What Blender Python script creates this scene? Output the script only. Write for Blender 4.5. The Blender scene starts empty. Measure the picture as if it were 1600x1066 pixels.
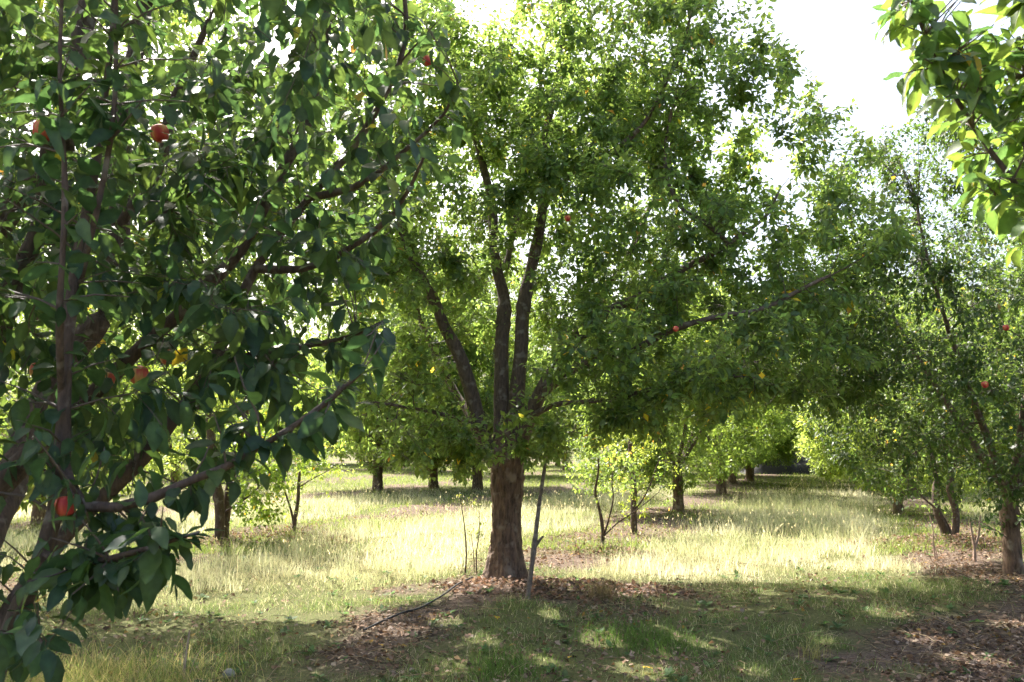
import bpy, math, random
import numpy as np
from mathutils import Vector, Matrix

# ------------------------------------------------------------------ camera, sky, sun, exposure
random.seed(7)
rng = np.random.default_rng(11)
scene = bpy.context.scene
COL = scene.collection
CAM_H, FPX, PITCH = 1.6, 1300.0, math.atan(157 / 1300.0)
cam_data = bpy.data.cameras.new('camera')
cam = bpy.data.objects.new('camera', cam_data)
COL.objects.link(cam)
cam.location = (0, 0, CAM_H)
cam.rotation_euler = (math.pi / 2 + PITCH, 0, 0)
cam_data.sensor_width = 22.3
cam_data.lens = 22.3 * FPX / 1600
cam_data.clip_start, cam_data.clip_end = 0.05, 5000
cam_data.dof.use_dof = True
cam_data.dof.focus_distance = 7.0
cam_data.dof.aperture_fstop = 4.5
scene.camera = cam

SUN_AZ, SUN_EL = math.radians(-33), math.radians(51)          # azimuth measured from +Y towards +X
world = bpy.data.worlds.new('World')
scene.world = world
world.use_nodes = True
wn = world.node_tree.nodes
wl = world.node_tree.links
wn.clear()
sky = wn.new('ShaderNodeTexSky')
sky.sky_type = 'NISHITA'
sky.sun_disc = False
sky.sun_elevation = SUN_EL
sky.sun_rotation = SUN_AZ
sky.air_density, sky.dust_density, sky.ozone_density = 1.0, 6.0, 1.0
bgn = wn.new('ShaderNodeBackground')
bgn.inputs['Strength'].default_value = 0.15
wo = wn.new('ShaderNodeOutputWorld')
wl.new(sky.outputs[0], bgn.inputs[0])
wl.new(bgn.outputs[0], wo.inputs[0])

sun_data = bpy.data.lights.new('sun', 'SUN')
sun_data.energy = 5.0
sun_data.angle = math.radians(0.55)
sun_data.color = (1.0, 0.955, 0.88)
sun = bpy.data.objects.new('sun', sun_data)
COL.objects.link(sun)
to_sun = Vector((math.sin(SUN_AZ) * math.cos(SUN_EL), math.cos(SUN_AZ) * math.cos(SUN_EL), math.sin(SUN_EL)))
sun.rotation_euler = to_sun.to_track_quat('Z', 'Y').to_euler()
sun.location = to_sun * 60

vs = scene.view_settings
vs.view_transform = 'Standard'
vs.look = 'None'
vs.gamma = 1.0
vs.exposure = 1.65
scene.render.engine = 'CYCLES'
scene.cycles.max_bounces = 6
scene.cycles.diffuse_bounces = 3
scene.cycles.transmission_bounces = 5
scene.cycles.adaptive_threshold = 0.03
scene.cycles.use_denoising = True
scene.cycles.denoising_prefilter = 'ACCURATE'

# ------------------------------------------------------------------ helpers
CP, SP = math.cos(PITCH), math.sin(PITCH)


def at(px, py, Y):
    """a point of the place from a pixel of the photograph and its distance Y in front of the camera"""
    u, w = (px - 800) / FPX, -(py - 533) / FPX
    ry, rz = CP - SP * w, SP + CP * w
    k = Y / ry
    return np.array((u * k, Y, CAM_H + rz * k))


def ground_at(px, py):
    u, w = (px - 800) / FPX, -(py - 533) / FPX
    ry, rz = CP - SP * w, SP + CP * w
    k = -CAM_H / rz
    return np.array((u * k, ry * k, 0.0))


def project(P):
    P = np.atleast_2d(P)
    x, y, z = P[:, 0], P[:, 1], P[:, 2] - CAM_H
    fwd = y * CP + z * SP
    up = -y * SP + z * CP
    fwd = np.where(np.abs(fwd) < 1e-4, 1e-4, fwd)
    return 800 + FPX * x / fwd, 533 - FPX * up / fwd, fwd


def unit(v):
    v = np.asarray(v, float)
    return v / np.maximum(np.linalg.norm(v, axis=-1, keepdims=True), 1e-9)


_perm = np.random.default_rng(3).random((64, 64, 64))


def vnoise(P):
    P = np.asarray(P, float)
    i = np.floor(P).astype(int)
    f = P - i
    f = f * f * (3 - 2 * f)
    i &= 63
    j = (i + 1) & 63
    def g(a, b, c): return _perm[a, b, c]
    x0, y0, z0, x1, y1, z1 = i[..., 0], i[..., 1], i[..., 2], j[..., 0], j[..., 1], j[..., 2]
    fx, fy, fz = f[..., 0], f[..., 1], f[..., 2]
    c00 = g(x0, y0, z0) * (1 - fx) + g(x1, y0, z0) * fx
    c10 = g(x0, y1, z0) * (1 - fx) + g(x1, y1, z0) * fx
    c01 = g(x0, y0, z1) * (1 - fx) + g(x1, y0, z1) * fx
    c11 = g(x0, y1, z1) * (1 - fx) + g(x1, y1, z1) * fx
    return (c00 * (1 - fy) + c10 * fy) * (1 - fz) + (c01 * (1 - fy) + c11 * fy) * fz


def fbm(P, n=4):
    P = np.asarray(P, float)
    s, a, t = 0, 1.0, 0
    for k in range(n):
        s = s + a * vnoise(P * 2 ** k + k * 7.3)
        t += a
        a *= 0.5
    return s / t


# row geometry of the orchard: t = metres across the rows, s = metres along them
ROW = math.atan(0.39)
MAIN = ground_at(790, 915)


def row_ts(x, y):
    dx, dy = x - MAIN[0], y - MAIN[1]
    return dx * math.cos(ROW) - dy * math.sin(ROW), dx * math.sin(ROW) + dy * math.cos(ROW)


def row_xy(t, s):
    return MAIN[0] + t * math.cos(ROW) + s * math.sin(ROW), MAIN[1] - t * math.sin(ROW) + s * math.cos(ROW)


def ground_z(x, y):
    x, y = np.asarray(x, float), np.asarray(y, float)
    P = np.stack([x * 0.35 + 9, y * 0.35 + 4, np.zeros_like(x)], -1)
    Q = np.stack([x * 2.1, y * 2.1, np.zeros_like(x) + 5], -1)
    t, s = row_ts(x, y)
    near = np.clip((60 - np.hypot(x, y)) / 40, 0, 1)
    tt = (t + 2.7) % 5.4 - 2.7
    berm = 0.05 * np.exp(-(tt / 0.9) ** 2)
    return near * ((fbm(P, 2) - 0.5) * 0.16 + (vnoise(Q) - 0.5) * 0.035 + berm)


def gz(x, y):
    return float(ground_z(np.array([x]), np.array([y]))[0])


def make_mesh(name, V, loops, starts, mats=(), smooth=True, tint=None):
    me = bpy.data.meshes.new(name)
    V = np.asarray(V, np.float32)
    me.vertices.add(len(V))
    me.vertices.foreach_set('co', V.ravel())
    loops = np.asarray(loops, np.int32).ravel()
    me.loops.add(len(loops))
    me.loops.foreach_set('vertex_index', loops)
    starts = np.asarray(starts, np.int32)
    me.polygons.add(len(starts))
    me.polygons.foreach_set('loop_start', starts)
    me.polygons.foreach_set('use_smooth', np.full(len(starts), smooth, bool))
    if tint is not None:
        a = me.attributes.new('tint', 'FLOAT_COLOR', 'POINT')
        c = np.ones((len(V), 4), np.float32)
        c[:, :3] = tint
        a.data.foreach_set('color', c.ravel())
    me.update(calc_edges=True)
    for m in mats:
        me.materials.append(m)
    return me


def link(name, me, parent=None, kind=None):
    o = bpy.data.objects.new(name, me)
    COL.objects.link(o)
    if parent is not None:
        o.parent = parent
    if kind:
        o['kind'] = kind
    return o


def tag(o, label, cat, group=None):
    o['label'] = label
    o['category'] = cat
    if group:
        o['group'] = group
    return o


def empty(name, loc, label, cat, group=None):
    o = bpy.data.objects.new(name, None)
    COL.objects.link(o)
    o.location = loc
    o.empty_display_size = 0.2
    return tag(o, label, cat, group)


class MB:
    """collects polygons for one mesh"""
    def __init__(self):
        self.V, self.L, self.S, self.T, self.n, self.nl = [], [], [], [], 0, 0

    def add(self, V, F, tint=None):
        V = np.asarray(V, float)
        F = np.asarray(F, int)
        k = F.shape[1]
        self.V.append(V)
        self.L.append((F + self.n).ravel())
        self.S.append(np.arange(len(F)) * k + self.nl)
        self.n += len(V)
        self.nl += F.size
        if tint is not None:
            self.T.append(np.broadcast_to(np.asarray(tint, float), (len(V), 3)))

    def mesh(self, name, mats, origin=(0, 0, 0), smooth=True):
        V = np.concatenate(self.V) - np.asarray(origin)
        return make_mesh(name, V, np.concatenate(self.L), np.concatenate(self.S), mats, smooth,
                         np.concatenate(self.T) if self.T else None)


def tube_geo(P, R, sides, cap=True, rough=None):
    P, R = np.asarray(P, float), np.asarray(R, float)
    k = len(P)
    T = unit(np.gradient(P, axis=0))
    ref = np.array((0.31, 0.22, 0.92)) if abs(T[0] @ (0.31, 0.22, 0.92)) < 0.93 else np.array((0.9, 0.1, 0.1))
    A = unit(np.cross(T, ref))
    B = np.cross(T, A)
    th = np.arange(sides) * 2 * math.pi / sides
    ring = A[:, None] * np.cos(th)[None, :, None] + B[:, None] * np.sin(th)[None, :, None]
    rr = R[:, None, None]
    V = P[:, None] + ring * rr
    if rough is not None:
        q = V * rough[0]
        V = P[:, None] + ring * rr * (1 + rough[1] * (fbm(q * np.array((1, 1, .45)), 3)[..., None] - 0.5) * 2)
    V = V.reshape(-1, 3)
    i, j = np.meshgrid(np.arange(k - 1), np.arange(sides), indexing='ij')
    a = (i * sides + j).ravel()
    b = (i * sides + (j + 1) % sides).ravel()
    F = np.stack([a, b, b + sides, a + sides], 1)
    return V, F


def smooth_path(pts, n):
    """Catmull-Rom through the points"""
    pts = np.asarray(pts, float)
    P = np.vstack([2 * pts[0] - pts[1], pts, 2 * pts[-1] - pts[-2]])
    d = np.r_[0, np.cumsum(np.linalg.norm(np.diff(pts[:, :3], axis=0), axis=1))]
    out = []
    for u in np.linspace(0, d[-1], n):
        i = min(max(int(np.searchsorted(d, u, side='right')) - 1, 0), len(pts) - 2)
        t = (u - d[i]) / max(d[i + 1] - d[i], 1e-9)
        p0, p1, p2, p3 = P[i], P[i + 1], P[i + 2], P[i + 3]
        out.append(0.5 * ((2 * p1) + (p2 - p0) * t + (2 * p0 - 5 * p1 + 4 * p2 - p3) * t * t + (3 * p1 - p0 - 3 * p2 + p3) * t ** 3))
    return np.array(out)


# ------------------------------------------------------------------ materials
def nmat(name):
    m = bpy.data.materials.new(name)
    m.use_nodes = True
    n, l = m.node_tree.nodes, m.node_tree.links
    b = n['Principled BSDF']
    return m, n, l, b, n['Material Output']


def leaf_material(name, trans_gain, trans_mix, rough=0.42, spec=0.35, warm=(1.5, 1.45, 0.55)):
    m, n, l, b, out = nmat(name)
    at_ = n.new('ShaderNodeAttribute')
    at_.attribute_name = 'tint'
    tc = n.new('ShaderNodeNewGeometry')
    nz = n.new('ShaderNodeTexNoise')
    nz.inputs['Scale'].default_value = 45
    nz.inputs['Detail'].default_value = 2
    l.new(tc.outputs['Position'], nz.inputs['Vector'])
    mr = n.new('ShaderNodeMapRange')
    mr.inputs['To Min'].default_value = 0.55
    mr.inputs['To Max'].default_value = 1.45
    l.new(nz.outputs['Fac'], mr.inputs['Value'])
    vm = n.new('ShaderNodeVectorMath')
    vm.operation = 'SCALE'
    l.new(at_.outputs['Color'], vm.inputs[0])
    l.new(mr.outputs[0], vm.inputs['Scale'])
    l.new(vm.outputs[0], b.inputs['Base Color'])
    b.inputs['Roughness'].default_value = rough
    b.inputs['Specular IOR Level'].default_value = spec
    tr = n.new('ShaderNodeBsdfTranslucent')
    v2 = n.new('ShaderNodeVectorMath')
    v2.operation = 'MULTIPLY'
    l.new(vm.outputs[0], v2.inputs[0])
    v2.inputs[1].default_value = [w * trans_gain for w in warm]
    l.new(v2.outputs[0], tr.inputs['Color'])
    mx = n.new('ShaderNodeMixShader')
    mx.inputs[0].default_value = trans_mix
    l.new(b.outputs[0], mx.inputs[1])
    l.new(tr.outputs[0], mx.inputs[2])
    l.new(mx.outputs[0], out.inputs['Surface'])
    return m


def bark_material(name, dark, light, patch, scale=1.0, bump=0.6):
    m, n, l, b, out = nmat(name)
    g = n.new('ShaderNodeNewGeometry')
    mp = n.new('ShaderNodeMapping')
    mp.inputs['Scale'].default_value = (1, 1, 0.25)
    l.new(g.outputs['Position'], mp.inputs['Vector'])
    nz = n.new('ShaderNodeTexNoise')
    nz.inputs['Scale'].default_value = 28 * scale
    nz.inputs['Detail'].default_value = 8
    nz.inputs['Roughness'].default_value = 0.65
    l.new(mp.outputs[0], nz.inputs['Vector'])
    cr = n.new('ShaderNodeValToRGB')
    cr.color_ramp.elements[0].position = 0.32
    cr.color_ramp.elements[0].color = (*dark, 1)
    cr.color_ramp.elements[1].position = 0.68
    cr.color_ramp.elements[1].color = (*light, 1)
    l.new(nz.outputs['Fac'], cr.inputs[0])
    n2 = n.new('ShaderNodeTexNoise')
    n2.inputs['Scale'].default_value = 7 * scale
    n2.inputs['Detail'].default_value = 5
    l.new(g.outputs['Position'], n2.inputs['Vector'])
    c2 = n.new('ShaderNodeValToRGB')
    c2.color_ramp.elements[0].position = 0.56
    c2.color_ramp.elements[1].position = 0.68
    l.new(n2.outputs['Fac'], c2.inputs[0])
    mx = n.new('ShaderNodeMixRGB')
    mx.inputs[2].default_value = (*patch, 1)
    l.new(c2.outputs[0], mx.inputs[0])
    l.new(cr.outputs[0], mx.inputs[1])
    l.new(mx.outputs[0], b.inputs['Base Color'])
    b.inputs['Roughness'].default_value = 0.85
    bp = n.new('ShaderNodeBump')
    bp.inputs['Strength'].default_value = bump
    bp.inputs['Distance'].default_value = 0.012
    l.new(nz.outputs['Fac'], bp.inputs['Height'])
    l.new(bp.outputs[0], b.inputs['Normal'])
    return m


def plain_material(name, col, rough=0.7, var=0.25, scale=30.0):
    m, n, l, b, out = nmat(name)
    g = n.new('ShaderNodeNewGeometry')
    nz = n.new('ShaderNodeTexNoise')
    nz.inputs['Scale'].default_value = scale
    nz.inputs['Detail'].default_value = 5
    l.new(g.outputs['Position'], nz.inputs['Vector'])
    cr = n.new('ShaderNodeValToRGB')
    cr.color_ramp.elements[0].position = 0.3
    cr.color_ramp.elements[1].position = 0.7
    cr.color_ramp.elements[0].color = (*[c * (1 - var) for c in col], 1)
    cr.color_ramp.elements[1].color = (*[min(1, c * (1 + var)) for c in col], 1)
    l.new(nz.outputs['Fac'], cr.inputs[0])
    l.new(cr.outputs[0], b.inputs['Base Color'])
    b.inputs['Roughness'].default_value = rough
    bp = n.new('ShaderNodeBump')
    bp.inputs['Strength'].default_value = 0.4
    bp.inputs['Distance'].default_value = 0.01
    l.new(nz.outputs['Fac'], bp.inputs['Height'])
    l.new(bp.outputs[0], b.inputs['Normal'])
    return m


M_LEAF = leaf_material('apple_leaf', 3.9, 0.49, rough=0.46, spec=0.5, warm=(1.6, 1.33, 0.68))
M_LEAF_SHADED = leaf_material('shaded_apple_leaf', 2.3, 0.42, rough=0.46, spec=0.4, warm=(1.5, 1.40, 0.65))  # copy of the apple leaf with shade put in: passes less light
M_GRASS = leaf_material('grass_blade', 1.6, 0.48, rough=0.55, spec=0.25, warm=(1.06, 1.04, 0.82))
M_LITTER = leaf_material('dead_leaf', 0.9, 0.25, rough=0.8, spec=0.1, warm=(1.1, 0.95, 0.7))
M_BARK_OLD = bark_material('old_bark', (0.05, 0.030, 0.021), (0.25, 0.160, 0.11), (0.28, 0.215, 0.165), 1.0, 0.9)
M_BARK = bark_material('limb_bark', (0.06, 0.042, 0.032), (0.17, 0.12, 0.09), (0.24, 0.20, 0.165), 1.5, 0.6)
M_BARK_RED = bark_material('young_bark', (0.045, 0.028, 0.022), (0.13, 0.085, 0.065), (0.19, 0.155, 0.13), 2.2, 0.9)
M_TWIG = plain_material('twig', (0.10, 0.07, 0.055), 0.7)
M_PALE = plain_material('bare_pale_wood', (0.42, 0.30, 0.24), 0.7, 0.3)
M_HOSE = plain_material('black_hose', (0.018, 0.016, 0.016), 0.5, 0.3)


def ground_material():
    m, n, l, b, out = nmat('orchard_soil')
    g = n.new('ShaderNodeNewGeometry')
    n1 = n.new('ShaderNodeTexNoise')
    n1.inputs['Scale'].default_value = 0.8
    n1.inputs['Detail'].default_value = 8
    n1.inputs['Roughness'].default_value = 0.7
    n2 = n.new('ShaderNodeTexNoise')
    n2.inputs['Scale'].default_value = 38
    n2.inputs['Detail'].default_value = 6
    n2.inputs['Roughness'].default_value = 0.75
    l.new(g.outputs['Position'], n1.inputs['Vector'])
    l.new(g.outputs['Position'], n2.inputs['Vector'])
    ca = n.new('ShaderNodeValToRGB')
    ca.color_ramp.elements[0].position = 0.3
    ca.color_ramp.elements[0].color = (0.045, 0.030, 0.022, 1)
    ca.color_ramp.elements[1].position = 0.72
    ca.color_ramp.elements[1].color = (0.24, 0.18, 0.14, 1)
    l.new(n2.outputs['Fac'], ca.inputs[0])
    cb = n.new('ShaderNodeValToRGB')
    cb.color_ramp.elements[0].position = 0.3
    cb.color_ramp.elements[0].color = (0.05, 0.065, 0.025, 1)
    cb.color_ramp.elements[1].position = 0.75
    cb.color_ramp.elements[1].color = (0.20, 0.19, 0.08, 1)
    l.new(n2.outputs['Fac'], cb.inputs[0])
    at_ = n.new('ShaderNodeAttribute')
    at_.attribute_name = 'tint'
    sp = n.new('ShaderNodeSeparateColor')
    l.new(at_.outputs['Color'], sp.inputs[0])
    mx = n.new('ShaderNodeMixRGB')
    l.new(sp.outputs[0], mx.inputs[0])
    l.new(ca.outputs[0], mx.inputs[1])
    l.new(cb.outputs[0], mx.inputs[2])
    l.new(mx.outputs[0], b.inputs['Base Color'])
    b.inputs['Roughness'].default_value = 0.95
    b.inputs['Specular IOR Level'].default_value = 0.1
    bp = n.new('ShaderNodeBump')
    bp.inputs['Strength'].default_value = 0.9
    bp.inputs['Distance'].default_value = 0.02
    l.new(n2.outputs['Fac'], bp.inputs['Height'])
    l.new(bp.outputs[0], b.inputs['Normal'])
    return m


def apple_material(name='apple_skin', shift=0.52):
    m, n, l, b, out = nmat(name)
    tc = n.new('ShaderNodeTexCoord')
    nz = n.new('ShaderNodeTexNoise')
    nz.inputs['Scale'].default_value = 14
    nz.inputs['Detail'].default_value = 4
    mp = n.new('ShaderNodeMapping')
    mp.inputs['Scale'].default_value = (3, 3, 0.6)
    l.new(tc.outputs['Object'], mp.inputs['Vector'])
    l.new(mp.outputs[0], nz.inputs['Vector'])
    n3 = n.new('ShaderNodeTexNoise')
    n3.inputs['Scale'].default_value = 14
    l.new(tc.outputs['Object'], n3.inputs['Vector'])
    ad = n.new('ShaderNodeMath')
    ad.operation = 'ADD'
    l.new(nz.outputs['Fac'], ad.inputs[0])
    l.new(n3.outputs['Fac'], ad.inputs[1])
    cr = n.new('ShaderNodeValToRGB')
    e = cr.color_ramp.elements
    e[0].position, e[0].color = 0.36, (0.62, 0.42, 0.12, 1)
    e[1].position, e[1].color = 0.62, (0.42, 0.035, 0.035, 1)
    x = e.new(0.47)
    x.color = (0.55, 0.10, 0.06, 1)
    hf = n.new('ShaderNodeMath')
    hf.operation = 'MULTIPLY'
    hf.inputs[1].default_value = shift
    l.new(ad.outputs[0], hf.inputs[0])
    l.new(hf.outputs[0], cr.inputs[0])
    l.new(cr.outputs[0], b.inputs['Base Color'])
    b.inputs['Roughness'].default_value = 0.5
    b.inputs['Specular IOR Level'].default_value = 0.3
    b.inputs['Subsurface Weight'].default_value = 0.12
    b.inputs['Subsurface Radius'].default_value = (0.01, 0.004, 0.002)
    return m


M_GROUND = ground_material()
M_APPLE = apple_material()
M_APPLE_ORANGE = apple_material('orange_apple_skin', 0.42)

# ------------------------------------------------------------------ leaf templates
def leaf_template(rows, halfw, cols3=True, fold=0.25, curl=0.3, wave=0.0, petiole=True, serr=0.0):
    V, F = [], []
    for i, (t, w) in enumerate(zip(rows, halfw)):
        zc = -curl * t * t
        if i == len(rows) - 1:
            V.append((0, t, zc))
        else:
            s = 1 + serr * (1 if i % 2 else -1)
            wv = wave * math.sin(i * 2.1)
            V += [(-w * s, t, zc + fold * w + wv), (0, t, zc), (w * s, t, zc + fold * w - wv)]
    k = len(rows)
    Q, T = [], []
    for i in range(k - 2):
        a = 3 * i
        T += [(a, a + 1, a + 4), (a, a + 4, a + 3), (a + 1, a + 2, a + 5), (a + 1, a + 5, a + 4)]
    a = 3 * (k - 2)
    T += [(a, a + 1, a + 3), (a + 1, a + 2, a + 3)]
    if petiole:
        n = len(V)
        V += [(-0.014, -0.28, 0.05), (0.014, -0.28, 0.05), (0.018, 0.02, 0.0), (-0.018, 0.02, 0.0)]
        T += [(n, n + 1, n + 2), (n, n + 2, n + 3)]
    return np.array(V, float), np.array(T, int)


R7 = [0, .10, .26, .46, .66, .85, 1.0]
W7 = [.02, .17, .26, .285, .235, .125, 0]
HI = [leaf_template(R7, W7, fold=f, curl=c, wave=w, serr=0.05) for f, c, w in
      ((.35, .10, .015), (.20, .28, .03), (.5, .38, .02), (.1, .22, -.035), (.3, .5, .02), (.15, -.08, .03))]
MID = [leaf_template([0, .28, .62, 1.0], [.03, .26, .25, 0], fold=f, curl=c, wave=w, petiole=False) for f, c, w in
       ((.35, .1, .02), (.2, .3, -.03), (.5, .2, .03), (.15, .42, 0))]
MID6 = [(np.array([(0, 0, 0), (-.34, .47, .34 * f - c * .2), (0, .47, -c * .2), (.34, .47, .31 * f - c * .2), (0, 1, -c)], float), np.array([(0, 2, 1), (0, 3, 2), (1, 2, 4), (2, 3, 4)])) for f, c in ((.35, .1), (.2, .3), (.5, .2), (.15, .42))]
LOW = [(np.array([(0, 0, 0), (-.33, .48, .10), (.33, .48, .07), (0, 1, -.12)], float), np.array([(0, 2, 3), (0, 3, 1)])),
       (np.array([(0, 0, 0), (-.31, .45, .02), (.31, .45, .10), (0, 1, -.3)], float), np.array([(0, 2, 3), (0, 3, 1)]))]


def leaf_tints(n, base=(0.046, 0.086, 0.036), yellow=0.03, r=None):
    r = r or rng
    b = np.array(base)
    v = r.normal(1.0, 0.20, n).clip(0.5, 1.6)
    T = b[None] * v[:, None]
    w = r.random(n) * 0.5
    T = T * (1 - w[:, None]) + w[:, None] * np.array((0.080, 0.108, 0.030)) * v[:, None]
    yi = r.random(n) < yellow
    k = int(yi.sum())
    if k:
        pal = np.array([(0.34, 0.26, 0.04), (0.24, 0.23, 0.04), (0.22, 0.14, 0.05), (0.16, 0.18, 0.035)])
        T[yi] = pal[r.integers(0, 4, k)] * r.uniform(.7, 1.1, (k, 1))
    return T


class Leaves:
    def __init__(self):
        self.p, self.d, self.n, self.s = [], [], [], []

    def shoot(self, P, n, size, droop=0.25, spread=0.9, start=0.25, jitter=0.35, r=None):
        r = r or rng
        k = len(P)
        u = np.linspace(start, 1.0, n) + r.uniform(-.02, .02, n)
        u = u.clip(0, 1) * (k - 1)
        i = np.minimum(u.astype(int), k - 2)
        f = (u - i)[:, None]
        pos = P[i] * (1 - f) + P[i + 1] * f
        T = unit(P[i + 1] - P[i])
        A = unit(np.cross(T, np.array((0.13, 0.31, 0.94)) + r.normal(0, .05, 3)))
        B = np.cross(T, A)
        ph = np.arange(n) * 2.399 + r.uniform(0, 6.28)
        rad = A * np.cos(ph)[:, None] + B * np.sin(ph)[:, None]
        tipw = np.linspace(0, 1, n)[:, None] ** 2
        d = unit(T * (0.40 + 0.5 * tipw) + rad * spread * (1 - 0.35 * tipw) + np.array((0, 0, -1.0)) * droop * r.uniform(.3, 1.7, (n, 1))
                 + r.normal(0, jitter * .6, (n, 3)))
        up = np.array((0, 0, 1.0)) + r.normal(0, jitter, (n, 3)) + 0.25 * T
        nn = unit(up - (up * d).sum(1, keepdims=True) * d)
        s = size * r.uniform(.5, 1.15, n) * (1 - 0.35 * tipw[:, 0])
        self.p.append(pos + d * s[:, None] * 0.26)
        self.d.append(d)
        self.n.append(nn)
        self.s.append(s)

    def arrays(self):
        return np.concatenate(self.p), np.concatenate(self.d), np.concatenate(self.n), np.concatenate(self.s)


def leaves_mesh(name, p, d, n, s, temps, mat, tints, origin=(0, 0, 0), r=None, wid=(0.78, 1.1), far=None):
    r = r or rng
    mb = MB()
    idx = r.integers(0, len(temps), len(p))
    temps = list(temps)
    if far is not None:                                  # simpler leaves for the ones further off
        idx = np.where(far, len(temps) + idx % len(MID6), idx)
        temps = temps + MID6
    side = np.cross(d, n)
    for k, (tv, tf) in enumerate(temps):
        m = np.where(idx == k)[0]
        if not len(m):
            continue
        w = r.uniform(wid[0], wid[1], len(m))
        cz = r.uniform(0.3, 1.6, len(m))
        S = s[m][:, None, None]
        V = (p[m][:, None] + S * (tv[None, :, 0, None] * side[m][:, None] * w[:, None, None]
             + tv[None, :, 1, None] * d[m][:, None] + tv[None, :, 2, None] * n[m][:, None] * cz[:, None, None]))
        F = tf[None] + (np.arange(len(m)) * len(tv))[:, None, None]
        rib = np.where(np.abs(tv[:, 0]) < .02, 1.28, .94)
        T = (tints[m][:, None] * rib[None, :, None]).reshape(-1, 3)
        mb.add(V.reshape(-1, 3), F.reshape(-1, 3), T)
    return mb.mesh(name, [mat], origin)


LEAF_TINTS = [(0.033, 0.068, 0.037), (0.048, 0.088, 0.036), (0.066, 0.104, 0.034), (0.026, 0.055, 0.032), (0.36, 0.26, 0.03)]
LEAF_MESH = [[make_mesh('leaf', tv, tf, np.arange(len(tf)) * 3, [M_LEAF], True, np.array(c)[None] * np.where(np.abs(tv[:, 0]) < .02, 1.28, .94)[:, None]) for c in LEAF_TINTS] for tv, tf in HI]


def leaf_objects(parent, p, d, n, s, tints, r=None, mat=None):
    """single leaves as parts of a tree, sharing a few meshes"""
    r = r or rng
    o0 = np.array(parent.location)
    side = np.cross(d, n)
    cand = np.array(LEAF_TINTS)
    for i in range(len(p)):
        c = int(np.argmin(((cand - tints[i]) ** 2).sum(1)))
        me = LEAF_MESH[r.integers(0, len(HI))][c]
        o = bpy.data.objects.new('leaf', me)
        COL.objects.link(o)
        o.parent = parent
        if mat is not None:
            o.material_slots[0].link = 'OBJECT'
            o.material_slots[0].material = mat
        k, w = s[i], s[i] * r.uniform(.72, 1.02)
        a, b, e = side[i] * w, d[i] * k, n[i] * k * r.uniform(.5, 1.9)
        q = p[i] - o0
        o.matrix_local = Matrix(((a[0], b[0], e[0], q[0]), (a[1], b[1], e[1], q[1]), (a[2], b[2], e[2], q[2]), (0, 0, 0, 1)))


# ------------------------------------------------------------------ tree skeleton
class Skeleton:
    def __init__(self, r):
        self.r = r
        self.P = np.zeros((20000, 3))
        self.T = np.zeros((20000, 3))
        self.R = np.zeros(20000)
        self.n = 0
        self.limbs, self.twigs, self.shoots = [], [], []

    def nodes(self, P, R):
        k = len(P)
        while self.n + k > len(self.P):
            self.P = np.vstack([self.P, np.zeros_like(self.P)])
            self.T = np.vstack([self.T, np.zeros_like(self.T)])
            self.R = np.r_[self.R, np.zeros_like(self.R)]
        self.P[self.n:self.n + k] = P
        self.T[self.n:self.n + k] = unit(np.gradient(P, axis=0))
        self.R[self.n:self.n + k] = R
        self.n += k

    def limb(self, pts, r0, r1, n=None, power=1.0):
        pts = np.asarray(pts, float)
        L = np.linalg.norm(np.diff(pts, axis=0), axis=1).sum()
        n = n or max(6, int(L / 0.09))
        P = smooth_path(pts, n)
        u = np.linspace(0, 1, n)
        R = r0 + (r1 - r0) * u ** power
        for q in self.r.uniform(.08, .95, int(2 + L * 1.5)):
            R = R * (1 + self.r.uniform(.08, .32) * np.exp(-((u - q) * L / .045) ** 2))
        P[1:] += (np.stack([vnoise(P[1:] * 2.3 + k * 17) for k in range(3)], 1) - 0.5) * min(0.10, 0.04 * L) * u[1:, None]
        self.limbs.append((P, R))
        self.nodes(P[2:], R[2:])
        return P

    def reach(self, targets, store, seg=0.10, up=0.25, rmax=0.025, rk=0.010, bias=0.45, reg=True, overshoot=0.0, out_from=None, radd=0.0025):
        """connect every target to the skeleton with a bent branch"""
        r = self.r
        targets = np.asarray(targets, float)
        if not len(targets):
            return
        A = self.P[:self.n]
        d0 = np.array([((A - t) ** 2).sum(1).min() for t in targets])
        for t in targets[np.argsort(d0)]:
            A = self.P[:self.n]
            D = t - A
            L = np.linalg.norm(D, axis=1)
            cosv = (D * self.T[:self.n]).sum(1) / np.maximum(L, 1e-6)
            cost = L * (1 + bias - bias * cosv)
            i = int(np.argmin(cost))
            l = L[i]
            if l < 0.04:
                continue
            p0, T0 = A[i].copy(), self.T[i].copy()
            dirn = D[i] / l
            end = unit(dirn + np.array((0, 0, up)) + (0.5 * unit(t - out_from) if out_from is not None else 0))
            b1 = p0 + unit(0.5 * T0 + dirn) * l * 0.35
            b2 = t - end * l * 0.30
            n = max(3, int(l / seg) + 1)
            u = np.linspace(0, 1, n)[:, None]
            P = (1 - u) ** 3 * p0 + 3 * u * (1 - u) ** 2 * b1 + 3 * u * u * (1 - u) * b2 + u ** 3 * t
            P[1:-1] += r.normal(0, 0.012 * min(l, 1), (n - 2, 3))
            ra = min(rmax, 0.62 * self.R[i], radd + rk * l)
            R = np.linspace(ra, max(0.0016, ra * 0.35), n)
            store.append((P, R))
            if reg:
                self.nodes(P[1:], R[1:])


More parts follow.
